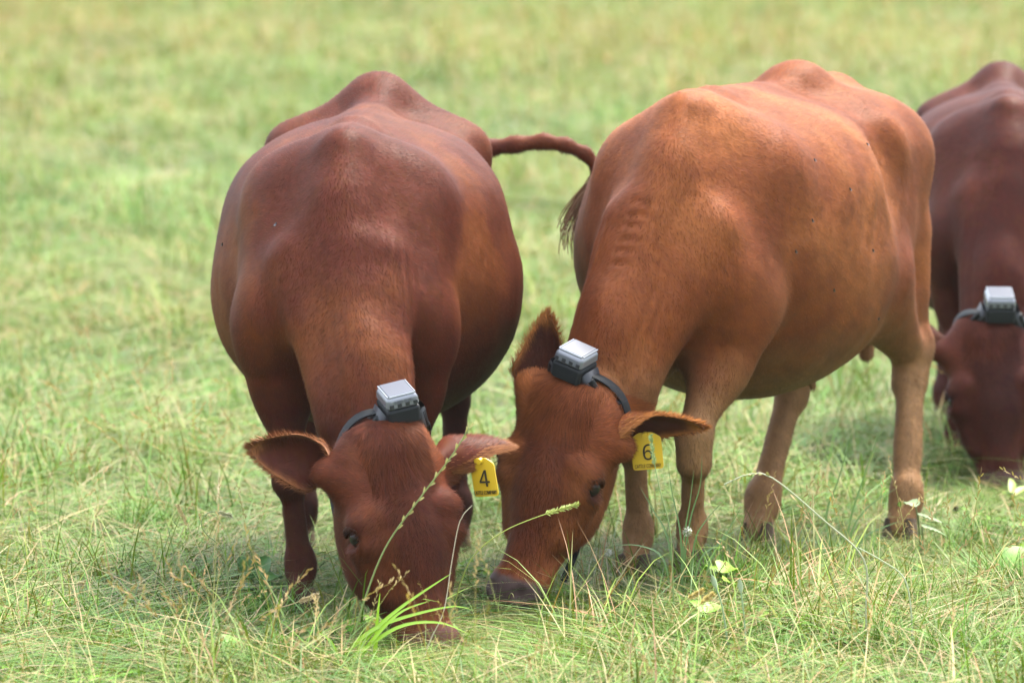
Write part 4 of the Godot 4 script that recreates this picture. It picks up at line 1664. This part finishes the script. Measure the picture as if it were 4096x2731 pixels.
func plants(herd: Array) -> void:
	var rng := RandomNumberGenerator.new()
	rng.seed = 91
	stem_plant("grass_stalk", "tall green grass stalk with a notched spike leaning across the dark red cow's face", [Vector3(-0.391, 0.000, -16.980), Vector3(-0.353, 0.148, -16.974), Vector3(-0.297, 0.295, -16.968), Vector3(-0.219, 0.409, -16.962), Vector3(-0.140, 0.516, -16.956), Vector3(-0.100, 0.582, -16.950)], 0.0026, Color(0.16, 0.21, 0.06), {kind = "spike", col = Color(0.34, 0.30, 0.11), from = 0.55, count = 15, spread = 0.35, len = 0.018}, rng)
	stem_plant("grass_stalk", "long pale grass stem bent over in an arch, seeds drooping at its tip", [Vector3(0.837, 0.000, -17.040), Vector3(0.831, 0.135, -17.033), Vector3(0.825, 0.261, -17.027), Vector3(0.726, 0.359, -17.020), Vector3(0.608, 0.457, -17.013), Vector3(0.552, 0.465, -17.007), Vector3(0.496, 0.442, -17.000)], 0.0026, Color(0.30, 0.31, 0.19), {kind = "spike", col = Color(0.34, 0.30, 0.11), from = 0.83, count = 9, spread = 0.6, len = 0.013}, rng)
	stem_plant("grass_stalk", "pale grass stem kinked halfway, standing beside the arched seeding stem", [Vector3(0.941, 0.000, -17.060), Vector3(0.939, 0.132, -17.070), Vector3(0.922, 0.211, -17.080), Vector3(0.871, 0.250, -17.090), Vector3(0.815, 0.280, -17.100)], 0.0024, Color(0.29, 0.32, 0.19), {kind = "none"}, rng)
	stem_plant("grass_stalk", "straight dark green stem leaning beside the long arched stem", [Vector3(0.838, 0.000, -16.960), Vector3(0.793, 0.101, -16.973), Vector3(0.751, 0.217, -16.987), Vector3(0.709, 0.319, -17.000)], 0.0018, Color(0.10, 0.13, 0.035), {kind = "none"}, rng)
	stem_plant("grass_stalk", "green grass stalk whose small head rises before the tag numbered 6", [Vector3(0.394, 0.000, -17.550), Vector3(0.382, 0.259, -17.562), Vector3(0.360, 0.347, -17.575), Vector3(0.346, 0.411, -17.588), Vector3(0.336, 0.483, -17.600)], 0.002, Color(0.15, 0.21, 0.07), {kind = "tuft", col = Color(0.22, 0.27, 0.10), from = 0.86}, rng)
	stem_plant("grass_stalk", "yellow green stalk with a bristly head crossing the tan cow's cheek", [Vector3(-0.172, 0.000, -17.350), Vector3(-0.100, 0.213, -17.363), Vector3(-0.029, 0.276, -17.375), Vector3(0.055, 0.313, -17.387), Vector3(0.156, 0.343, -17.400)], 0.002, Color(0.24, 0.28, 0.05), {kind = "tuft", col = Color(0.34, 0.36, 0.10), from = 0.84, len = 0.011}, rng)
	stem_plant("grass_stalk", "straw coloured stalk with a bristly tip left of the dark red cow's hoof", [Vector3(-0.724, 0.000, -17.750), Vector3(-0.736, 0.103, -17.750), Vector3(-0.753, 0.160, -17.750), Vector3(-0.787, 0.234, -17.750), Vector3(-0.816, 0.293, -17.750)], 0.0018, Color(0.40, 0.33, 0.15), {kind = "tuft", col = Color(0.46, 0.36, 0.17), from = 0.82}, rng)
	stem_plant("grass_stalk", "thin green stem curled over like a hook beside the broad dark leaves", [Vector3(-0.680, 0.000, -17.500), Vector3(-0.685, 0.158, -17.500), Vector3(-0.701, 0.226, -17.500), Vector3(-0.735, 0.257, -17.500), Vector3(-0.749, 0.286, -17.500), Vector3(-0.727, 0.313, -17.500), Vector3(-0.679, 0.303, -17.500)], 0.0022, Color(0.17, 0.21, 0.08), {kind = "tuft", col = Color(0.36, 0.34, 0.20), from = 0.92}, rng)
	stem_plant("grass_stalk", "straw stalk lying low before the dark red cow's front hoof, feathery tip", [Vector3(-0.663, 0.000, -17.420), Vector3(-0.600, 0.075, -17.413), Vector3(-0.533, 0.100, -17.407), Vector3(-0.470, 0.123, -17.400)], 0.0019, Color(0.38, 0.29, 0.14), {kind = "tuft", col = Color(0.46, 0.34, 0.18), from = 0.80, len = 0.011}, rng)
	stem_plant("grass_stalk", "yellowed stalk arching sideways near two round clover-like leaves", [Vector3(-1.254, 0.000, -17.550), Vector3(-1.224, 0.065, -17.550), Vector3(-1.170, 0.111, -17.550), Vector3(-1.112, 0.129, -17.550), Vector3(-1.040, 0.131, -17.550)], 0.0022, Color(0.33, 0.31, 0.13), {kind = "tuft", col = Color(0.42, 0.36, 0.20), from = 0.93}, rng)
	stem_plant("grass_stalk", "straw stem with golden bristles between the tan cow's front hooves", [Vector3(0.305, 0.000, -17.300), Vector3(0.334, 0.048, -17.300), Vector3(0.391, 0.111, -17.300), Vector3(0.453, 0.149, -17.300)], 0.0019, Color(0.36, 0.30, 0.10), {kind = "tuft", col = Color(0.48, 0.36, 0.12), from = 0.8, len = 0.011}, rng)
	stem_plant("grass_stalk", "golden bristly stalk leaning beside the lobed lime green leaves", [Vector3(0.339, 0.000, -17.200), Vector3(0.370, 0.044, -17.200), Vector3(0.422, 0.111, -17.200), Vector3(0.474, 0.154, -17.200)], 0.0019, Color(0.38, 0.31, 0.10), {kind = "tuft", col = Color(0.50, 0.38, 0.13), from = 0.8, len = 0.011}, rng)
	stem_plant("grass_stalk", "whitened straw bent sharply in front of the dark red cow's muzzle", [Vector3(-0.220, 0.000, -16.930), Vector3(-0.191, 0.084, -16.930), Vector3(-0.159, 0.155, -16.930), Vector3(-0.140, 0.272, -16.930), Vector3(-0.121, 0.366, -16.930), Vector3(-0.093, 0.402, -16.930)], 0.0015, Color(0.42, 0.36, 0.25), {kind = "none"}, rng)
	stem_plant("budding_stem", "pale green stem carrying a single closed bud, the shorter of two", [Vector3(0.510, 0.000, -17.020), Vector3(0.505, 0.071, -17.020), Vector3(0.493, 0.151, -17.020), Vector3(0.478, 0.198, -17.020)], 0.003, Color(0.20, 0.27, 0.14), {kind = "bud", col = Color(0.24, 0.30, 0.17)}, rng)
	stem_plant("budding_stem", "pale green stem with a round closed bud, the more upright of two", [Vector3(0.545, 0.000, -16.960), Vector3(0.547, 0.061, -16.960), Vector3(0.542, 0.139, -16.960), Vector3(0.535, 0.197, -16.960)], 0.003, Color(0.20, 0.27, 0.14), {kind = "bud", col = Color(0.26, 0.31, 0.18)}, rng)
	stem_plant("clover_flower", "white clover flower standing before the tan cow's lifted front leg", [Vector3(0.444, 0.000, -17.900), Vector3(0.439, 0.151, -17.900), Vector3(0.434, 0.189, -17.900), Vector3(0.431, 0.211, -17.900)], 0.0014, Color(0.14, 0.21, 0.05), {kind = "ball", col = Color(0.55, 0.55, 0.50), len = 0.012}, rng)
	stem_plant("clover_flower", "white clover flower low beside the tan cow's front hoof", [Vector3(0.252, 0.000, -17.950), Vector3(0.247, 0.117, -17.950), Vector3(0.237, 0.152, -17.950)], 0.0014, Color(0.14, 0.21, 0.05), {kind = "ball", col = Color(0.50, 0.50, 0.46), len = 0.009}, rng)
	stem_plant("withered_clover", "withered brown clover head among the flattened grass", [Vector3(-1.409, 0.000, -20.732), Vector3(-1.405, 0.030, -20.732), Vector3(-1.403, 0.050, -20.732)], 0.0011, Color(0.16, 0.16, 0.06), {kind = "ball", col = Color(0.085, 0.045, 0.028), len = 0.0075}, rng, "withered clover heads")
	stem_plant("withered_clover", "withered brown clover head among the flattened grass", [Vector3(-1.249, 0.000, -20.595), Vector3(-1.245, 0.030, -20.595), Vector3(-1.243, 0.050, -20.595)], 0.0011, Color(0.16, 0.16, 0.06), {kind = "ball", col = Color(0.085, 0.045, 0.028), len = 0.0075}, rng, "withered clover heads")
	stem_plant("withered_clover", "withered brown clover head among the flattened grass", [Vector3(-1.268, 0.000, -20.349), Vector3(-1.264, 0.030, -20.349), Vector3(-1.262, 0.050, -20.349)], 0.0011, Color(0.16, 0.16, 0.06), {kind = "ball", col = Color(0.085, 0.045, 0.028), len = 0.0075}, rng, "withered clover heads")
	stem_plant("withered_clover", "withered brown clover head among the flattened grass", [Vector3(-1.107, 0.000, -19.241), Vector3(-1.103, 0.030, -19.241), Vector3(-1.101, 0.050, -19.241)], 0.0011, Color(0.16, 0.16, 0.06), {kind = "ball", col = Color(0.085, 0.045, 0.028), len = 0.0075}, rng, "withered clover heads")
	stem_plant("withered_clover", "withered brown clover head among the flattened grass", [Vector3(-0.979, 0.000, -18.703), Vector3(-0.975, 0.030, -18.703), Vector3(-0.973, 0.050, -18.703)], 0.0011, Color(0.16, 0.16, 0.06), {kind = "ball", col = Color(0.085, 0.045, 0.028), len = 0.0075}, rng, "withered clover heads")
	stem_plant("withered_clover", "withered brown clover head among the flattened grass", [Vector3(-0.887, 0.000, -18.390), Vector3(-0.883, 0.030, -18.390), Vector3(-0.881, 0.050, -18.390)], 0.0011, Color(0.16, 0.16, 0.06), {kind = "ball", col = Color(0.085, 0.045, 0.028), len = 0.0075}, rng, "withered clover heads")
	stem_plant("withered_clover", "withered brown clover head among the flattened grass", [Vector3(-0.990, 0.000, -19.381), Vector3(-0.986, 0.030, -19.381), Vector3(-0.984, 0.050, -19.381)], 0.0011, Color(0.16, 0.16, 0.06), {kind = "ball", col = Color(0.085, 0.045, 0.028), len = 0.0075}, rng, "withered clover heads")
	stem_plant("withered_clover", "withered brown clover head among the flattened grass", [Vector3(-0.894, 0.000, -18.176), Vector3(-0.890, 0.030, -18.176), Vector3(-0.888, 0.050, -18.176)], 0.0011, Color(0.16, 0.16, 0.06), {kind = "ball", col = Color(0.085, 0.045, 0.028), len = 0.0075}, rng, "withered clover heads")
	stem_plant("withered_clover", "withered brown clover head among the flattened grass", [Vector3(-0.964, 0.000, -17.610), Vector3(-0.960, 0.030, -17.610), Vector3(-0.958, 0.050, -17.610)], 0.0011, Color(0.16, 0.16, 0.06), {kind = "ball", col = Color(0.085, 0.045, 0.028), len = 0.0075}, rng, "withered clover heads")
	stem_plant("withered_clover", "withered brown clover head among the flattened grass", [Vector3(-0.939, 0.000, -21.541), Vector3(-0.935, 0.030, -21.541), Vector3(-0.933, 0.050, -21.541)], 0.0011, Color(0.16, 0.16, 0.06), {kind = "ball", col = Color(0.085, 0.045, 0.028), len = 0.0075}, rng, "withered clover heads")
	stem_plant("withered_clover", "withered brown clover head among the flattened grass", [Vector3(0.131, 0.000, -17.236), Vector3(0.135, 0.030, -17.236), Vector3(0.137, 0.050, -17.236)], 0.0011, Color(0.16, 0.16, 0.06), {kind = "ball", col = Color(0.085, 0.045, 0.028), len = 0.0075}, rng, "withered clover heads")
	stem_plant("withered_clover", "withered brown clover head among the flattened grass", [Vector3(0.358, 0.000, -17.173), Vector3(0.362, 0.030, -17.173), Vector3(0.364, 0.050, -17.173)], 0.0011, Color(0.16, 0.16, 0.06), {kind = "ball", col = Color(0.085, 0.045, 0.028), len = 0.0075}, rng, "withered clover heads")
	stem_plant("withered_clover", "withered brown clover head among the flattened grass", [Vector3(0.236, 0.000, -16.939), Vector3(0.240, 0.030, -16.939), Vector3(0.242, 0.050, -16.939)], 0.0011, Color(0.16, 0.16, 0.06), {kind = "ball", col = Color(0.085, 0.045, 0.028), len = 0.0075}, rng, "withered clover heads")
	stem_plant("withered_clover", "withered brown clover head among the flattened grass", [Vector3(0.852, 0.000, -18.354), Vector3(0.856, 0.030, -18.354), Vector3(0.858, 0.050, -18.354)], 0.0011, Color(0.16, 0.16, 0.06), {kind = "ball", col = Color(0.085, 0.045, 0.028), len = 0.0075}, rng, "withered clover heads")
	stem_plant("withered_clover", "withered brown clover head among the flattened grass", [Vector3(0.753, 0.000, -17.016), Vector3(0.757, 0.030, -17.016), Vector3(0.759, 0.050, -17.016)], 0.0011, Color(0.16, 0.16, 0.06), {kind = "ball", col = Color(0.085, 0.045, 0.028), len = 0.0075}, rng, "withered clover heads")
	stem_plant("withered_clover", "withered brown clover head among the flattened grass", [Vector3(0.797, 0.000, -17.189), Vector3(0.801, 0.030, -17.189), Vector3(0.803, 0.050, -17.189)], 0.0011, Color(0.16, 0.16, 0.06), {kind = "ball", col = Color(0.085, 0.045, 0.028), len = 0.0075}, rng, "withered clover heads")
	stem_plant("withered_clover", "withered brown clover head among the flattened grass", [Vector3(1.190, 0.000, -19.563), Vector3(1.194, 0.030, -19.563), Vector3(1.196, 0.050, -19.563)], 0.0011, Color(0.16, 0.16, 0.06), {kind = "ball", col = Color(0.085, 0.045, 0.028), len = 0.0075}, rng, "withered clover heads")
	stem_plant("withered_clover", "withered brown clover head among the flattened grass", [Vector3(0.835, 0.000, -17.710), Vector3(0.839, 0.030, -17.710), Vector3(0.841, 0.050, -17.710)], 0.0011, Color(0.16, 0.16, 0.06), {kind = "ball", col = Color(0.085, 0.045, 0.028), len = 0.0075}, rng, "withered clover heads")
	stem_plant("withered_clover", "withered brown clover head among the flattened grass", [Vector3(-1.204, 0.000, -18.123), Vector3(-1.200, 0.030, -18.123), Vector3(-1.198, 0.050, -18.123)], 0.0011, Color(0.16, 0.16, 0.06), {kind = "ball", col = Color(0.085, 0.045, 0.028), len = 0.0075}, rng, "withered clover heads")
	stem_plant("withered_clover", "withered brown clover head among the flattened grass", [Vector3(0.042, 0.000, -17.063), Vector3(0.046, 0.030, -17.063), Vector3(0.048, 0.050, -17.063)], 0.0011, Color(0.16, 0.16, 0.06), {kind = "ball", col = Color(0.085, 0.045, 0.028), len = 0.0075}, rng, "withered clover heads")
	leafy("broadleaf_plant", "dark green broad-leaved plant beside the dark red cow's front hoof", Vector3(-0.625, 0.000, -18.140), [[[Vector3(-0.647, 0.073, -18.050), Vector3(-0.662, 0.099, -18.080), Vector3(-0.678, 0.120, -18.110)], 0.05], [[Vector3(-0.631, 0.082, -18.020), Vector3(-0.622, 0.108, -18.050), Vector3(-0.608, 0.124, -18.080)], 0.048], [[Vector3(-0.618, 0.062, -17.950), Vector3(-0.595, 0.063, -17.980), Vector3(-0.571, 0.039, -18.010)], 0.05], [[Vector3(-0.636, 0.064, -17.900), Vector3(-0.628, 0.040, -17.930), Vector3(-0.609, 0.016, -17.960)], 0.048], [[Vector3(-0.650, 0.055, -18.000), Vector3(-0.676, 0.056, -18.030), Vector3(-0.697, 0.042, -18.060)], 0.042], [[Vector3(-0.615, 0.075, -18.000), Vector3(-0.591, 0.086, -18.030), Vector3(-0.577, 0.072, -18.060)], 0.042]], Color(0.035, 0.085, 0.018), 0)
	leafy("lobed_plant", "bright lime plant with lobed leaves below the tan cow's front legs", Vector3(0.527, 0.000, -18.211), [[[Vector3(0.516, 0.095, -18.000), Vector3(0.502, 0.106, -18.030), Vector3(0.483, 0.092, -18.060)], 0.06], [[Vector3(0.520, 0.099, -17.970), Vector3(0.536, 0.110, -18.000), Vector3(0.561, 0.091, -18.030)], 0.065], [[Vector3(0.523, 0.089, -17.900), Vector3(0.543, 0.075, -17.930), Vector3(0.559, 0.046, -17.960)], 0.06], [[Vector3(0.509, 0.080, -17.930), Vector3(0.492, 0.066, -17.960), Vector3(0.481, 0.047, -17.990)], 0.05]], Color(0.17, 0.30, 0.018), 3)
	leafy("round_leaf_plant", "pair of round green leaves at the edge of the lodged grass", Vector3(-1.162, 0.000, -16.985), [[[Vector3(-1.178, 0.034, -16.950), Vector3(-1.157, 0.043, -16.980), Vector3(-1.131, 0.032, -17.010)], 0.05], [[Vector3(-1.188, 0.020, -16.950), Vector3(-1.208, 0.029, -16.980), Vector3(-1.229, 0.020, -17.010)], 0.05]], Color(0.10, 0.22, 0.025), 0)
	leafy("round_leaf_plant", "single round green leaf standing among thin pale stems", Vector3(-0.670, 0.000, -17.110), [[[Vector3(-0.675, 0.055, -17.000), Vector3(-0.665, 0.069, -17.030), Vector3(-0.645, 0.069, -17.060)], 0.05], [[Vector3(-0.656, 0.045, -17.000), Vector3(-0.639, 0.045, -17.030), Vector3(-0.626, 0.031, -17.060)], 0.035]], Color(0.11, 0.24, 0.025), 0)
	leafy("dock_plant", "torn pale leaves of a dock plant before the tan cow's hind leg", Vector3(1.072, 0.000, -18.988), [[[Vector3(1.051, 0.135, -18.800), Vector3(1.078, 0.121, -18.830), Vector3(1.116, 0.107, -18.860)], 0.03], [[Vector3(1.045, 0.156, -18.800), Vector3(1.026, 0.163, -18.830), Vector3(1.007, 0.148, -18.860)], 0.05], [[Vector3(1.060, 0.107, -18.780), Vector3(1.093, 0.092, -18.810), Vector3(1.126, 0.073, -18.840)], 0.035]], Color(0.16, 0.21, 0.10), 0)
	leafy("broadleaf_plant", "light green broad-leaved plant near the maroon cow's muzzle", Vector3(1.270, 0.000, -18.354), [[[Vector3(1.250, 0.059, -18.300), Vector3(1.267, 0.090, -18.330), Vector3(1.299, 0.106, -18.360)], 0.07], [[Vector3(1.260, 0.053, -18.300), Vector3(1.242, 0.065, -18.330), Vector3(1.224, 0.050, -18.360)], 0.05], [[Vector3(1.271, 0.043, -18.300), Vector3(1.298, 0.034, -18.330), Vector3(1.320, 0.009, -18.360)], 0.06]], Color(0.12, 0.24, 0.03), 0)
	leafy("spear_leaf_plant", "yellow green plant with narrow pointed leaves before the maroon cow", Vector3(1.368, 0.000, -19.874), [[[Vector3(1.350, 0.067, -19.700), Vector3(1.336, 0.074, -19.730), Vector3(1.316, 0.064, -19.760)], 0.022], [[Vector3(1.353, 0.077, -19.700), Vector3(1.357, 0.096, -19.730), Vector3(1.354, 0.108, -19.760)], 0.022], [[Vector3(1.361, 0.072, -19.700), Vector3(1.382, 0.082, -19.730), Vector3(1.403, 0.086, -19.760)], 0.022], [[Vector3(1.358, 0.061, -19.700), Vector3(1.382, 0.057, -19.730), Vector3(1.406, 0.045, -19.760)], 0.022]], Color(0.19, 0.27, 0.03), 0)
	leafy("broadleaf_plant", "mid green leafy weed in front of the tan cow's hooves", Vector3(0.454, 0.000, -17.495), [[[Vector3(0.460, 0.082, -17.400), Vector3(0.447, 0.097, -17.430), Vector3(0.428, 0.102, -17.460)], 0.035], [[Vector3(0.465, 0.082, -17.400), Vector3(0.485, 0.092, -17.430), Vector3(0.505, 0.088, -17.460)], 0.04], [[Vector3(0.460, 0.062, -17.370), Vector3(0.480, 0.053, -17.400), Vector3(0.500, 0.034, -17.430)], 0.045], [[Vector3(0.445, 0.059, -17.360), Vector3(0.427, 0.045, -17.390), Vector3(0.413, 0.021, -17.420)], 0.04]], Color(0.13, 0.26, 0.022), 0)
	grass_tuft("lime green grass tuft with broad blades arching before the dark red muzzle", Vector3(-0.392, 0.000, -17.000), [[Vector3(-0.413, 0.000, -17.000), Vector3(-0.379, 0.056, -16.988), Vector3(-0.302, 0.115, -16.975), Vector3(-0.150, 0.159, -16.962), Vector3(-0.093, 0.154, -16.950)], [Vector3(-0.392, 0.000, -17.000), Vector3(-0.337, 0.085, -16.983), Vector3(-0.257, 0.159, -16.967), Vector3(-0.140, 0.241, -16.950)], [Vector3(-0.379, 0.000, -16.950), Vector3(-0.327, 0.083, -16.933), Vector3(-0.261, 0.152, -16.917), Vector3(-0.191, 0.182, -16.900)], [Vector3(-0.324, 0.000, -17.000), Vector3(-0.316, 0.121, -17.000), Vector3(-0.309, 0.187, -17.000)], [Vector3(-0.402, 0.000, -16.950), Vector3(-0.355, 0.055, -16.938), Vector3(-0.261, 0.118, -16.925), Vector3(-0.168, 0.129, -16.912), Vector3(-0.098, 0.103, -16.900)], [Vector3(-0.426, 0.000, -16.950), Vector3(-0.407, 0.034, -16.950), Vector3(-0.425, 0.081, -16.950), Vector3(-0.453, 0.100, -16.950)]], 0.011, Color(0.20, 0.33, 0.02))
	grass_tuft("long grey green blades of grass rising before the tan cow's front leg", Vector3(0.418, 0.000, -18.050), [[Vector3(0.406, 0.000, -17.950), Vector3(0.386, 0.182, -17.950), Vector3(0.346, 0.262, -17.950), Vector3(0.316, 0.316, -17.950)], [Vector3(0.416, 0.000, -17.950), Vector3(0.425, 0.182, -17.950), Vector3(0.440, 0.282, -17.950), Vector3(0.449, 0.356, -17.950)], [Vector3(0.425, 0.000, -17.950), Vector3(0.415, 0.207, -17.950), Vector3(0.395, 0.302, -17.950), Vector3(0.385, 0.376, -17.950)], [Vector3(0.440, 0.000, -17.950), Vector3(0.450, 0.170, -17.950), Vector3(0.479, 0.232, -17.950), Vector3(0.524, 0.282, -17.950)], [Vector3(0.434, 0.000, -17.900), Vector3(0.463, 0.139, -17.900), Vector3(0.503, 0.176, -17.900), Vector3(0.572, 0.233, -17.900)], [Vector3(0.395, 0.000, -17.900), Vector3(0.375, 0.139, -17.900), Vector3(0.315, 0.176, -17.900), Vector3(0.242, 0.176, -17.900)], [Vector3(0.449, 0.000, -17.900), Vector3(0.493, 0.149, -17.900), Vector3(0.532, 0.214, -17.900), Vector3(0.567, 0.276, -17.900)], [Vector3(0.412, 0.000, -18.000), Vector3(0.441, 0.225, -18.000), Vector3(0.466, 0.313, -18.000), Vector3(0.470, 0.387, -18.000)]], 0.0055, Color(0.085, 0.145, 0.045))
	grass_tuft("leaning grass blades standing between the tan cow's hind legs", Vector3(0.845, 0.000, -18.600), [[Vector3(0.840, 0.000, -18.600), Vector3(0.804, 0.146, -18.600), Vector3(0.834, 0.249, -18.600), Vector3(0.864, 0.352, -18.600)], [Vector3(0.856, 0.000, -18.600), Vector3(0.871, 0.120, -18.600), Vector3(0.916, 0.185, -18.600), Vector3(0.983, 0.229, -18.600)], [Vector3(0.848, 0.000, -18.650), Vector3(0.868, 0.139, -18.650), Vector3(0.908, 0.269, -18.650), Vector3(0.943, 0.372, -18.650)], [Vector3(0.866, 0.000, -18.600), Vector3(0.896, 0.094, -18.600), Vector3(0.942, 0.125, -18.600), Vector3(0.998, 0.146, -18.600)], [Vector3(0.835, 0.000, -18.600), Vector3(0.794, 0.082, -18.600), Vector3(0.738, 0.094, -18.600), Vector3(0.686, 0.074, -18.600)]], 0.006, Color(0.11, 0.18, 0.06))
	grass_tuft("pale flat blades of grass sprawling at the meadow's near edge", Vector3(1.044, 0.000, -16.900), [[Vector3(1.045, 0.000, -16.900), Vector3(1.079, 0.065, -16.900), Vector3(1.137, 0.107, -16.900), Vector3(1.207, 0.121, -16.900)], [Vector3(1.033, 0.000, -16.900), Vector3(0.997, 0.065, -16.900), Vector3(0.962, 0.107, -16.900), Vector3(0.916, 0.117, -16.900)], [Vector3(1.056, 0.000, -16.900), Vector3(1.114, 0.041, -16.900), Vector3(1.172, 0.060, -16.900), Vector3(1.219, 0.041, -16.900)], [Vector3(1.021, 0.000, -16.900), Vector3(1.016, 0.053, -16.900), Vector3(1.034, 0.112, -16.900), Vector3(1.067, 0.154, -16.900)]], 0.01, Color(0.16, 0.27, 0.04))
	flies_on(herd[1], [[0.22, 1.04], [0.27, 0.90], [0.33, 0.83], [0.08, 0.96], [-0.05, 0.80], [-0.14, 1.05], [0.14, 0.72], [-0.18, 0.62]], -1.0, "small dark fly resting on the tan cow's flank", "flies on the tan cow")
	flies_on(herd[0], [[0.50, 0.98], [0.16, 0.90]], 1.0, "small dark fly resting on the dark red cow's shoulder", "flies on the dark red cow")


func _ready() -> void:
	view_and_light()
	var t0 := Time.get_ticks_msec()
	var herd := cattle()
	var threads := []
	for c in herd:
		var t := Thread.new()
		t.start(c.make)
		threads.append(t)
	meadow()
	print("meadow ", Time.get_ticks_msec() - t0)
	for t in threads: t.wait_to_finish()
	print("cattle ", Time.get_ticks_msec() - t0)
	for c in herd:
		finish_cow(c)
		print(c.body.v.size(), " verts ", c.body.ix.size() / 3, " tris, hairs ", c.hair.ix.size() / 3)
	worn_things(herd)
	plants(herd)
	print("done ", Time.get_ticks_msec() - t0)
